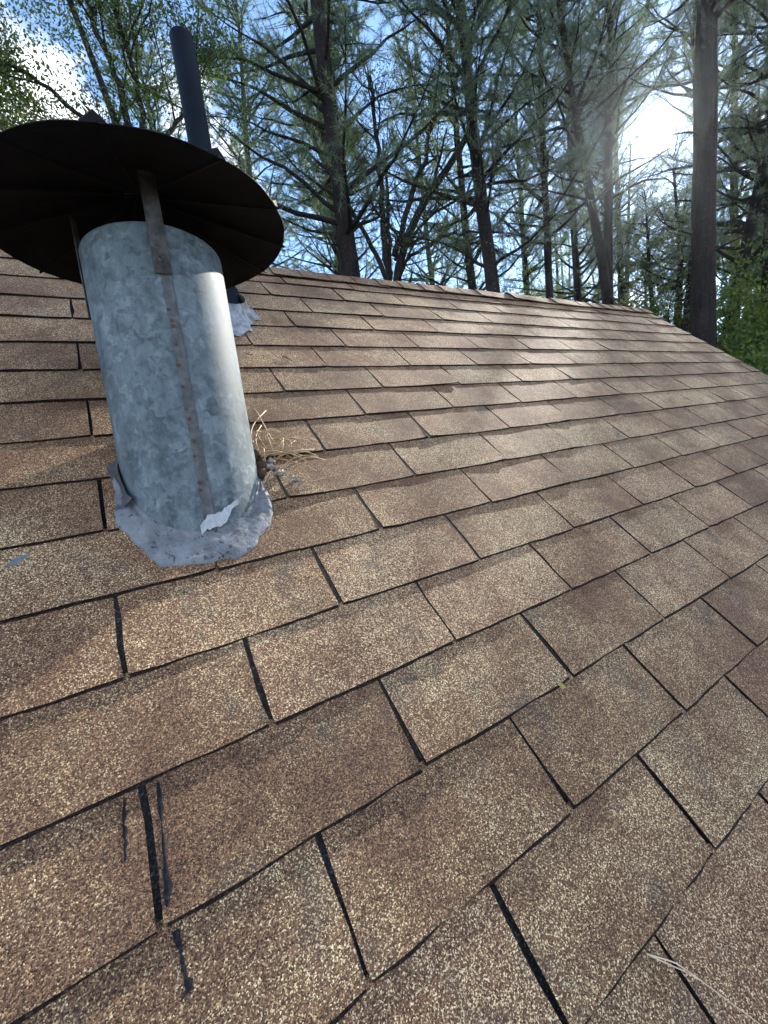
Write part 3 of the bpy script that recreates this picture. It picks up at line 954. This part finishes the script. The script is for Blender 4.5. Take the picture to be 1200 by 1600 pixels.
def loose(name, label, cat, uv, zs_, r, material, sides=5):
    o = empty(name, tuple(roof_to_world(uv[0][0], uv[0][1], 0.004)))
    o.rotation_euler = (PITCH, 0, 0)
    tag(o, label, cat)
    return o
ln = empty('pine_needle', tuple(roof_to_world(.35, -.641, 0.006))); ln.rotation_euler = (PITCH, 0, 0)
tag(ln, 'lone pale pine needle lying across a slot at the bottom right', 'pine needle')
for k, uvn in enumerate(([(.3495, -.6405, .012), (.372, -.660, .0125), (.388, -.683, .0125), (.43, -.752, .0115)], [(.350, -.6405, .012), (.366, -.6585, .012), (.377, -.670, .012), (.389, -.685, .0122)])):
    b2 = Buf(); tube(b2, smooth_path(uvn, 14) - np.array([.35, -.641, 0.006]), np.linspace(0.0008, 0.0005, 14), 6, cap=True)
    b2.obj('needle', [M['straw_pale']], ln, smooth=True)
b2 = Buf(); rg = np.random.default_rng(9)
V = [(0, 0, 0.0015)] + [((0.0055 + 0.0025 * rg.random()) * math.cos(t), (0.004 + 0.002 * rg.random()) * math.sin(t), 0.0005 + 0.003 * rg.random()) for t in np.linspace(0, 2 * np.pi, 9, endpoint=False)]
b2.add(V, tris=[(0, 1 + i, 1 + (i + 1) % 9) for i in range(9)])
yl = b2.obj('leaf_scrap', [M['yellow']]); yl.location = roof_to_world(.487, -.385, .0095); yl.rotation_euler = (PITCH, 0, 0.4)
tag(yl, 'tiny yellow leaf scrap at a shingle edge right of centre', 'leaf')
def twig(pts, label):
    o = Buf(); P = np.array(pts); tube(o, smooth_path(P, 6) - P[0], np.linspace(0.0016, 0.0008, 6), 5, cap=True)
    t = o.obj('twig', [M['litter']]); t.location = roof_to_world(*P[0]); t.rotation_euler = (PITCH, 0, 0)
    tag(t, label, 'twig')
twig([(.402, .684, .008), (.410, .678, .010), (.423, .660, .008)], 'small dark twig on a shingle right of the vent pipe foot')
twig([(.303, .702, .008), (.309, .698, .009), (.316, .694, .008)], 'tiny dark twig on a shingle just below the vent pipe flashing')
b2 = Buf(); rg = np.random.default_rng(2)
V = []
for k in range(10):
    s = k / 9
    x, y = -.203 + .028 * s, .094 + .017 * s
    w_ = 0.004 * math.sin(math.pi * (0.1 + 0.85 * s)) + abs(rg.normal(0, .0008))
    for o in (-1, 0, 1):
        V.append((x - 0.5 * o * w_, y + o * w_, course_h(y - 0.1263) + 0.0006 + 0.0006 * (o == 0)))
b2.add(V, quads=[(3 * k + j, 3 * k + 3 + j, 3 * k + 4 + j, 3 * k + 1 + j) for k in range(9) for j in range(2)])
b2.obj('paint_smear', [M['collar']], roof)

# ------------------------------------------------------------------ trees
GA = np.array(CAM[:]) + np.array([0.05, 0.35, 0.20])       # the shaft of sun that reaches the flue
SUNV = np.array(SUN[:])
GB = np.array(roof_to_world(2.2, 0.9)[:])
def sun_cull(P, rg, r0=0.55, r1=0.76):
    """natural gap in the canopy towards the sun"""
    d = P - GA
    t = d @ SUNV
    q = np.linalg.norm(d - t[:, None] * SUNV, axis=1)
    keep = np.clip((q - r0) / (r1 - r0), 0.0, 1.0)
    d = P - GB                                            # a thinner stretch of canopy over the far end of the roof
    t = d @ SUNV
    q = np.linalg.norm(d - t[:, None] * SUNV, axis=1)
    keep = np.minimum(keep, np.clip((q - 0.5) / 1.0, 0.28, 1.0))
    return rg.random(len(P)) < keep

def needles(buf, P, D, rg, k=14, ln=(0.07, 0.15), w=0.007, m=0, spread=0.85, droop=0.15):
    P = np.asarray(P, float); D = np.asarray(D, float)
    ok = sun_cull(P, rg); P, D = P[ok], D[ok]
    n = len(P)
    if n == 0:
        return
    d = D[:, None] * 0.75 + rg.normal(0, spread, (n, k, 3)) * 0.75
    d[..., 2] -= droop
    d /= np.linalg.norm(d, axis=2)[..., None]
    s = np.cross(d, rg.normal(size=(n, k, 3))); s /= np.linalg.norm(s, axis=2)[..., None] + 1e-9
    o = P[:, None] + D[:, None] * rg.uniform(-0.10, 0.03, (n, k, 1))
    L = rg.uniform(*ln, (n, k, 1))
    tri = np.stack([o - s * w / 2, o + s * w / 2, o + d * L], 2).reshape(-1, 3)
    buf.add(tri, tris=np.arange(len(tri)).reshape(-1, 3), m=m)

def leaves(buf, P, rg, k=7, ln=(0.035, 0.06), spread=0.075, m=0, up=0.25):
    P = np.asarray(P, float)
    P = P[sun_cull(P, rg)]
    n = len(P)
    if n == 0:
        return
    c = P[:, None] + rg.normal(0, spread, (n, k, 3))
    d = rg.normal(size=(n, k, 3)); d[..., 2] -= 0.35
    d /= np.linalg.norm(d, axis=2)[..., None]
    s = np.cross(d, rg.normal(size=(n, k, 3)) + np.array([0, 0, 1.2])); s /= np.linalg.norm(s, axis=2)[..., None] + 1e-9
    L = rg.uniform(*ln, (n, k, 1)); w = L * 0.5
    q = np.stack([c, c + d * L * 0.45 + s * w / 2, c + d * L, c + d * L * 0.45 - s * w / 2], 2).reshape(-1, 3)
    buf.add(q, quads=np.arange(len(q)).reshape(-1, 4), m=m)

def in_shaft(P, r=0.52):
    d = np.asarray(P) - GA
    t = d @ SUNV
    return bool((np.linalg.norm(d - t[:, None] * SUNV, axis=1) < r).any())

def path_interp(path, z):
    P = np.array(path)
    return np.array([np.interp(z, P[:, 2], P[:, 0]), np.interp(z, P[:, 2], P[:, 1]), z])

def trunk_path(pts, top, rg, step=0.45):
    """pts: points on the trunk axis, bottom to top; carried down to the ground and up to the tip"""
    P = [np.array(p, float) for p in pts]
    lo = P[0] + (P[0] - P[1]) / max(1e-3, (P[1][2] - P[0][2])) * (P[0][2] + 0.15) * 0.5
    lo[2] = -0.15
    hi = P[-1] + (P[-1] - P[-2]) * 0.3; hi[2] = top
    P = np.array([lo] + P + ([hi] if top > P[-1][2] + 0.3 else []))
    z = np.arange(P[0, 2], P[-1, 2], step)
    x = np.interp(z, P[:, 2], P[:, 0]); y = np.interp(z, P[:, 2], P[:, 1])
    ker = np.array([.25, .5, .25])
    for _ in range(3):
        x[1:-1] = np.convolve(x, ker, 'valid'); y[1:-1] = np.convolve(y, ker, 'valid')
    wob = np.cumsum(rg.normal(0, 0.006, (len(z), 2)), 0)
    return np.stack([x + wob[:, 0], y + wob[:, 1], z], 1)

def limb(start, d, L, r0, rg, n=7, curl=0.10, lift=0.03):
    P = [np.array(start)]; d = np.array(d, float); d /= np.linalg.norm(d)
    for i in range(n - 1):
        P.append(P[-1] + d * L / (n - 1))
        d = d + rg.normal(0, curl, 3) + np.array([0, 0, lift]); d /= np.linalg.norm(d)
    return np.array(P)

def pine(name, label, pts, dia, top, seed, group, crown_from, density=1.0, reach=2.6, k=16, w=0.0065, bark='bark_pine', leafmat='needle', dead=0.25, twn=4):
    rg = np.random.default_rng(seed)
    T = trunk_path(pts, top, rg)
    base = T[0].copy(); base[2] = 0
    o = empty(name, tuple(base))
    tag(o, label, 'tree', group)
    z = T[:, 2]
    zr_ = pts[0][2]
    rad = dia / 2 * np.clip((top - z) / (top - zr_), 0.06, 1.35) ** 0.75
    rad = rad * (1 + rg.normal(0, 0.03, len(z)))
    if dia > 0.3:
        T2 = np.stack([np.interp(np.arange(T[0, 2], T[-1, 2], 0.14), z, T[:, c]) for c in range(3)], 1)
        r2 = np.interp(T2[:, 2], z, rad); S_ = 40; n2 = len(T2)
        g = rg.normal(size=(n2, S_))
        for _ in range(5):                                # plates drawn out along the trunk, split by furrows
            g[1:-1] = (g[:-2] + g[1:-1] + g[2:]) / 3
        g += 0.4 * np.roll(g, 1, 1)
        g = np.clip(g / g.std(), -1.6, 0.7)
        stub = np.ones((n2, S_))
        tb = Buf(); tube(tb, T2 - base, r2[:, None] * (1 + 0.075 * g), S_); tb.obj('trunk', [M[bark]], o)
        for zk in np.arange(pts[0][2] + 0.4, crown_from, 0.9):
            a_ = rg.uniform(0, 6.28); p0 = path_interp(T, zk); dd_ = np.array([math.cos(a_), math.sin(a_), rg.uniform(-.1, .4)])
            sb_ = Buf(); Ls = rg.uniform(0.25, 0.6); tube(sb_, limb(p0, dd_, Ls, 0, rg, 6, .12, -.02) - base, np.linspace(0.022, 0.006, 6), 6, cap=True)
            sb_.obj('branch_stub', [M[bark]], o)
    else:
        tb = Buf(); tube(tb, T - base, rad, 12); tb.obj('trunk', [M[bark]], o, smooth=True)
    cb_ = Buf()
    TP, TD = [], []
    zz = crown_from
    while zz < top - 0.2:
        f = (zz - crown_from) / (top - crown_from)
        for _ in range(rg.integers(2, 5)):
            az = rg.uniform(0, 2 * np.pi); el = R(rg.uniform(0, 40) + 20 * f)
            L = reach * (1 - 0.72 * f) * rg.uniform(0.55, 1.1)
            st = path_interp(T, zz + rg.uniform(-.1, .1))
            bare = f < 0.35 and rg.random() < dead
            Pb = limb(st, (math.cos(az) * math.cos(el), math.sin(az) * math.cos(el), math.sin(el)), L, 0, rg, 8, 0.11, 0.02)
            if in_shaft(Pb):
                continue
            r0 = 0.012 + 0.013 * L
            tube(cb_, Pb - base, np.linspace(r0, 0.004, 8), 5, m=1)
            nt = int((5 + L * 5.0) * density)
            for t in rg.uniform(0.18, 1.0, nt):
                i = min(6, int(t * 7)); p = Pb[i] + (Pb[i + 1] - Pb[i]) * (t * 7 - i)
                bd = Pb[i + 1] - Pb[i]; bd /= np.linalg.norm(bd)
                td = bd * 0.7 + rg.normal(0, 0.6, 3) + np.array([0, 0, 0.12])
                Lt = rg.uniform(0.25, 0.8) * (1.15 - 0.5 * t)
                Pt = limb(p, td, Lt, 0, rg, twn, 0.2, -0.02)
                if in_shaft(Pt):
                    continue
                tube(cb_, Pt - base, np.linspace(0.006, 0.0022, twn), 3, m=1)
                if not bare:
                    dd = np.gradient(Pt, axis=0); dd /= np.linalg.norm(dd, axis=1)[:, None]
                    mids = (Pt[1:] + Pt[:-1]) / 2
                    TP += [Pt[1:], mids[-2:]]; TD += [dd[1:], dd[1:][-2:]]
        zz += rg.uniform(0.22, 0.42)
    if TP:
        TP = np.concatenate(TP); TD = np.concatenate(TD)
        nb = Buf(); needles(nb, TP, TD, rg, k=k, w=w)
        if nb.v:
            V = np.concatenate(nb.v) - base
            cb_.add(V, tris=np.concatenate(nb.t), m=0)
    cb_.obj('crown', [M[leafmat], M[bark]], o)
    return o

def broadleaf(name, label, stems, seed, group, leafmat='leaf', bark='bark_oak', levels=3, lk=7, first=0.35, spreadL=1.5, ls=(0.035, 0.06), dens=1.0, nobase=False):
    """stems: list of (points, diameter); the first reaches the ground"""
    rg = np.random.default_rng(seed)
    s0 = np.array(stems[0][0][0], float)
    base = np.array([s0[0], s0[1], 0.0])
    o = empty(name, tuple(base))
    tag(o, label, 'tree', group)
    cb_ = Buf(); TP = []
    def grow(P, r0, level):
        n = len(P)
        k = int(rg.integers(4, 7) * (1.6 if level == 0 else 1) * dens)
        for t in rg.uniform(first if level == 0 else 0.2, 1.0, k):
            i = min(n - 2, int(t * (n - 1))); p = P[i] + (P[i + 1] - P[i]) * (t * (n - 1) - i)
            d = P[i + 1] - P[i]; d /= np.linalg.norm(d)
            nd_ = d * 0.75 + rg.normal(0, 0.62, 3) + np.array([0, 0, 0.08])
            L = spreadL * (0.62 ** level) * rg.uniform(0.6, 1.15)
            Q = limb(p, nd_, L, 0, rg, 7 if level < 2 else 4, 0.17, 0.02)
            if in_shaft(Q):
                continue
            r = max(0.0025, r0 * (1 - 0.5 * t) * 0.5)
            tube(cb_, Q - base, np.linspace(r, r * 0.35, len(Q)), 5 if level < 1 else 3, m=1)
            if level + 1 < levels:
                grow(Q, r, level + 1)
            if level >= levels - 2:
                TP.append(Q[1:])
    for si, (pts, dia) in enumerate(stems):
        P = np.array(pts, float)
        if si == 0:
            g = P[0].copy(); g[2] = -0.15
            P = np.concatenate([[g, g * 0.5 + P[0] * 0.5], P])
        t = np.concatenate([[0], np.cumsum(np.linalg.norm(np.diff(P, axis=0), axis=1))])
        tt = np.linspace(0, t[-1], 16)
        S = np.stack([np.interp(tt, t, P[:, c]) for c in range(3)], 1)
        for _ in range(2):
            S[1:-1] = S[:-2] * .25 + S[1:-1] * .5 + S[2:] * .25
        S[1:-1] += rg.normal(0, 0.018, (14, 3))
        tb = Buf(); tube(tb, S - base, np.linspace(dia / 2 * (1.25 if si == 0 else 1), dia / 2 * 0.42, 16), 9)
        tb.obj('trunk' if si == 0 else 'stem', [M[bark]], o, smooth=True)
        grow(S, dia / 2, 0)
    TP = np.concatenate(TP)
    nb = Buf(); leaves(nb, TP, rg, k=lk, ln=ls)
    V = np.concatenate(nb.v) - base
    cb_.add(V, quads=np.concatenate(nb.q), m=0)
    cb_.obj('crown', [M[leafmat], M[bark]], o)
    return o

PINES = [
    ('stout pine with upswept limbs rising left of centre behind the ridge', [(3.96, 6.25, 6.97), (3.99, 6.23, 7.91), (3.98, 6.23, 9.02), (3.99, 6.23, 10.07), (4.0, 6.22, 10.99)], .33, 16.0, 101, 7.5, 1.35, 3.1),
    ('slim pine just right of the dark many-stemmed tree', [(6.62, 5.38, 6.53), (6.56, 5.44, 7.71), (6.51, 5.5, 8.94), (6.48, 5.53, 10.31), (6.48, 5.53, 11.31)], .27, 15.5, 102, 7.0, 1.3, 2.8),
    ('thin upright pine at right of centre, left of the leaning trunk', [(10.49, 6.95, 7.91), (10.51, 6.93, 9.78), (10.52, 6.91, 11.99), (10.55, 6.87, 13.9)], .20, 18.0, 103, 8.6, 1.0, 2.6),
    ('pine whose trunk leans left, near the end of the ridge', [(10.34, 5.35, 6.96), (10.24, 5.53, 8.57), (10.13, 5.71, 10.13), (10.03, 5.86, 11.88), (9.97, 5.96, 13.05)], .22, 17.5, 104, 8.8, 1.0, 2.6),
    ('straight pine crossing behind the left-leaning trunk', [(12.1, 6.31, 6.98), (12.14, 6.24, 9.24), (12.16, 6.21, 11.22), (12.2, 6.13, 13.19)], .25, 18.5, 105, 9.2, 1.0, 2.6),
    ('slightly crooked pine below the sun', [(13.72, 5.31, 6.14), (13.75, 5.24, 7.87), (13.7, 5.36, 9.52)], .20, 10.6, 106, 6.6, 1.1, 1.8),
    ('slanting trunk close against the left of the thickest trunk', [(11.96, 4.35, 5.7), (12.01, 4.23, 6.96), (12.05, 4.14, 8.29), (12.04, 4.15, 10.11)], .21, 16.0, 107, 8.8, 0.9, 2.3),
    ('thickest pine trunk, upright at the right by the roof edge', [(8.37, 2.55, 4.79), (8.38, 2.54, 6.57), (8.38, 2.52, 8.08), (8.39, 2.49, 9.55)], .35, 17.0, 108, 9.2, 0.9, 2.8),
    ('dark trunk leaning right, just right of the thickest trunk', [(10.36, 2.93, 5.34), (10.42, 2.76, 6.21), (10.47, 2.61, 7.13), (10.52, 2.46, 7.99), (10.57, 2.28, 9.07)], .22, 13.0, 109, 6.2, 1.0, 2.4),
    ('trunk cut off by the right edge of the picture', [(11.48, 2.72, 4.57), (11.48, 2.72, 6.54), (11.48, 2.71, 8.79)], .22, 15.0, 110, 6.0, 0.9, 2.6),
    ('pale distant trunk between the vent pipe and the stout pine', [(4.55, 12.54, 9.0), (4.55, 12.54, 11.72), (4.71, 12.49, 13.76), (4.93, 12.4, 15.7)], .24, 18.0, 111, 9.0, 1.1, 3.0),
    ('thin dark trunk directly under the sun', [(14.39, 6.25, 6.92), (14.34, 6.36, 9.31)], .15, 10.4, 112, 6.8, 1.0, 1.8),
]
for label, pts, dia, top, seed, cf, dens, reach in PINES:
    pine('pine_tree', label, pts, dia, top, seed, 'pines behind the roof', cf, dens, reach)
# pines further back that close the gaps high up
BACK = [(2.2, 13.5, 17, 'tall pine far behind the vent pipe top', 3.2), (7.4, 13.0, 19, 'tall pine far behind, left of the slim pine', 3.2), (10.8, 12.2, 19, 'tall pine far behind the slim pine trunk', 3.2),
        (14.0, 10.4, 19, 'tall pine far behind the thin upright pine', 3.0), (17.0, 8.6, 19, 'tall pine far behind, left of the sun', 2.8), (18.0, 3.4, 17, 'tall pine far behind the right-leaning trunk', 3.0), (5.6, 9.6, 17, 'bushy pine between the stout pine and the slim pine', 3.0),
        (9.0, 8.4, 17.5, 'bushy pine behind the slim pine at right', 2.8),
        (13.6, 8.2, 18.5, 'bushy pine behind the straight pine, left of the sun', 2.8), (15.8, 5.6, 10.8, 'bushy young pine close behind the crooked pine below the sun', 2.4),
        (16.2, 8.6, 19, 'pine beyond the sun glare, left of the thickest trunk', 3.5), (16.4, 4.9, 18.5, 'tall pine half hidden by the thickest trunk, right of the sun', 3.3), (13.9, 2.9, 16, 'bushy pine directly behind the thickest trunk', 2.6),
        (14.6, 1.6, 15, 'bushy pine behind the trunk at the right edge', 2.6)]
for k, (x, y, top, label, reach) in enumerate(BACK):
    pine('pine_tree', label, [(x, y, 6.0), (x + 0.05, y, 8.0), (x, y + 0.05, 9.5)], .26, top, 140 + k, 'pines behind the roof', 7.6, 0.92, reach, k=13, w=0.0085, dead=0.1, twn=3)

broadleaf('oak_tree', 'dark many-stemmed tree fanning out above the middle of the ridge',
          [([(5.08, 6.72, 6.97), (5.22, 6.63, 7.49), (5.68, 6.27, 8.21), (6.05, 5.95, 8.78), (6.48, 5.53, 9.33)], .26),
           ([(5.22, 6.63, 7.49), (5.56, 6.37, 8.47), (5.88, 6.1, 9.16), (6.1, 5.95, 10.2)], .13), ([(5.06, 6.74, 6.97), (5.11, 6.7, 8.33), (5.15, 6.68, 9.46), (5.15, 6.67, 10.65)], .14),
           ([(5.07, 6.73, 7.03), (4.78, 6.92, 8.04), (4.43, 7.13, 8.78), (4.2, 7.3, 9.6)], .11), ([(5.10, 6.70, 7.1), (5.32, 6.8, 8.3), (5.45, 6.9, 9.8)], .10),
           ([(5.3, 6.55, 7.3), (6.1, 6.1, 7.75), (7.0, 5.6, 7.7)], .07), ([(5.2, 6.6, 7.4), (6.0, 6.2, 8.2), (6.7, 5.7, 8.5), (7.4, 5.3, 9.0)], .07)],
          201, None, 'leaf', first=0.45, spreadL=1.25, lk=3, ls=(0.03, 0.05))
broadleaf('oak_tree', 'leafy oak with dark slanting stems at the top left',
          [([(0.80, 6.25, 7.6), (0.69, 6.27, 8.39), (0.62, 6.28, 8.94), (0.5, 6.29, 9.24), (0.38, 6.3, 9.67), (0.30, 6.3, 10.3)], .15),
           ([(0.82, 6.26, 8.2), (0.82, 6.26, 8.45), (0.76, 6.27, 9.12), (0.62, 6.28, 9.53), (0.6, 6.4, 10.4)], .10), ([(0.86, 6.2, 8.0), (1.0, 6.3, 8.7), (1.0, 6.35, 9.4), (0.9, 6.4, 10.2)], .09),
           ([(0.75, 6.2, 7.8), (0.3, 6.1, 8.35), (-0.2, 6.0, 8.6), (-0.7, 6.0, 8.75)], .07), ([(0.75, 6.2, 7.9), (0.2, 6.4, 8.1), (-0.5, 6.5, 8.2)], .06), ([(0.86, 6.2, 8.0), (1.4, 6.4, 8.7), (1.9, 6.5, 9.5)], .08)],
          202, None, 'leaf', first=0.5, spreadL=1.2, lk=7)
broadleaf('oak_tree', 'yellow-green leafy tree low behind the left edge of the cap',
          [([(-0.6, 8.6, 6.0), (-0.6, 8.7, 7.6), (-0.8, 8.7, 8.6)], .12), ([(-0.6, 8.6, 6.5), (-0.1, 8.5, 7.8), (0.2, 8.6, 8.8)], .08), ([(-0.6, 8.6, 6.5), (-1.4, 8.5, 7.6), (-1.7, 8.6, 8.6)], .08)],
          203, None, 'leaf2', first=0.4, spreadL=1.4, lk=10)
broadleaf('oak_tree', 'leafy tree filling the gap between the leaning trunks at right',
          [([(12.6, 3.5, 3.0), (12.7, 3.6, 4.8), (12.6, 3.7, 6.6)], .16), ([(12.6, 3.5, 3.4), (13.2, 3.0, 5.0), (13.5, 2.7, 6.4)], .10), ([(12.6, 3.5, 3.4), (12.2, 4.3, 4.8), (12.0, 4.9, 6.0)], .10)],
          204, None, 'leaf', first=0.25, spreadL=1.9, lk=9, ls=(0.045, 0.075))
broadleaf('oak_tree', 'leafy tree behind the end of the ridge, left of the thickest trunk',
          [([(15.0, 7.6, 4.0), (15.1, 7.5, 6.2), (15.0, 7.6, 8.2)], .18), ([(15.0, 7.6, 4.4), (15.9, 6.6, 6.0), (16.3, 6.0, 7.6)], .12), ([(15.0, 7.6, 4.4), (14.3, 8.6, 6.2), (13.9, 9.2, 7.6)], .12)],
          205, None, 'leaf2', first=0.25, spreadL=2.2, lk=11, ls=(0.05, 0.085))
broadleaf('oak_tree', 'sunlit leafy tree beyond the roof edge at far right',
          [([(15.5, 2.6, 2.0), (15.6, 2.6, 4.0), (15.5, 2.7, 6.0)], .16), ([(15.5, 2.6, 2.4), (16.0, 1.8, 4.2), (16.2, 1.2, 5.4)], .10), ([(15.5, 2.6, 2.4), (15.1, 3.6, 4.4), (15.0, 4.2, 5.6)], .10)],
          206, None, 'leaf2', first=0.2, spreadL=2.0, lk=10, ls=(0.05, 0.08))
def shrub(x, y, h, seed, label, leafmat='leaf2', lk=6):
    st = [([(x, y, 0.6), (x + .1, y, h * .6), (x, y + .1, h)], .08)]
    rg = np.random.default_rng(seed)
    for k in range(4):
        a = rg.uniform(0, 6.28); st.append(([(x, y, 0.4), (x + .5 * math.cos(a), y + .5 * math.sin(a), h * .55), (x + 1.0 * math.cos(a), y + 1.0 * math.sin(a), h * .9)], .06))
    o = broadleaf('shrub', label, st, seed, 'shrubs beyond the roof edge', leafmat, first=0.3, spreadL=1.1, lk=lk, ls=(0.05, 0.085))
    o['category'] = 'shrub'
shrub(9.6, 1.6, 4.6, 301, 'leafy shrub below the right-leaning trunk at the roof edge', 'leaf')
shrub(11.0, 3.6, 5.2, 302, 'bright green shrub between the thickest trunk and the slanting one', 'leaf2')
shrub(8.6, 0.9, 4.1, 303, 'leafy shrub at the lower right edge beyond the roof', 'leaf2')
shrub(12.4, 1.4, 5.6, 304, 'tall dark shrub behind the right-leaning trunk', 'leaf', 7)
shrub(10.6, 2.0, 5.4, 305, 'tall leafy shrub between the right-leaning trunk and the right edge', 'leaf2', 7)
shrub(12.6, 5.4, 6.4, 306, 'tall shrub showing just over the end of the ridge', 'leaf2', 7)

# far wood: nobody could count it
rg = np.random.default_rng(77)
fw = Buf()
for k in range(64):
    az = R(rg.uniform(-25, 100)); d_ = rg.uniform(22, 42)
    x, y = d_ * math.sin(az), d_ * math.cos(az)
    h = rg.uniform(9, 15) + 0.10 * d_
    tube(fw, [(x, y, -0.1), (x + rg.normal(0, .3), y, h * .5), (x + rg.normal(0, .5), y, h)], [0.2, 0.14, 0.03], 5, m=1)
    n = 230
    f = rg.uniform(0.12, 1, n); a = rg.uniform(0, 6.28, n); rr = np.sqrt(rg.random(n)) * 2.9 * (1.15 - f)
    P = np.stack([x + rr * np.cos(a), y + rr * np.sin(a), h * f], 1)
    D = np.stack([np.cos(a), np.sin(a), np.full(n, 0.2)], 1)
    needles(fw, P, D, rg, k=10, ln=(0.16, 0.32), w=0.035, m=0)
wood = fw.obj('far_wood', [M['needle'], M['bark_pine']])
tag(wood, 'dim mass of distant forest behind all the trunks', None, kind='stuff')
print('faces', sum(len(o.data.polygons) for o in sc.objects if o.type == 'MESH'))

# ------------------------------------------------------------------ haze volume added for the veil of glare round the sun
hb = Buf(); box(hb, (-440, -440, -1.3), (440, 440, 21.5))
hm = bpy.data.materials.new('glare_haze'); hm.use_nodes = True
hm.node_tree.nodes.clear()
ho = hm.node_tree.nodes.new('ShaderNodeOutputMaterial')
hv = hm.node_tree.nodes.new('ShaderNodeVolumePrincipled')
hv.inputs['Color'].default_value = (0.80, 0.91, 1.0, 1)
hv.inputs['Density'].default_value = 0.0004
hv.inputs['Anisotropy'].default_value = 0.82
hm.node_tree.links.new(hv.outputs['Volume'], ho.inputs['Volume'])
haze = hb.obj('haze', [hm])
tag(haze, 'thin bluish haze added for the glare veiling the trees round the sun', None, kind='stuff')
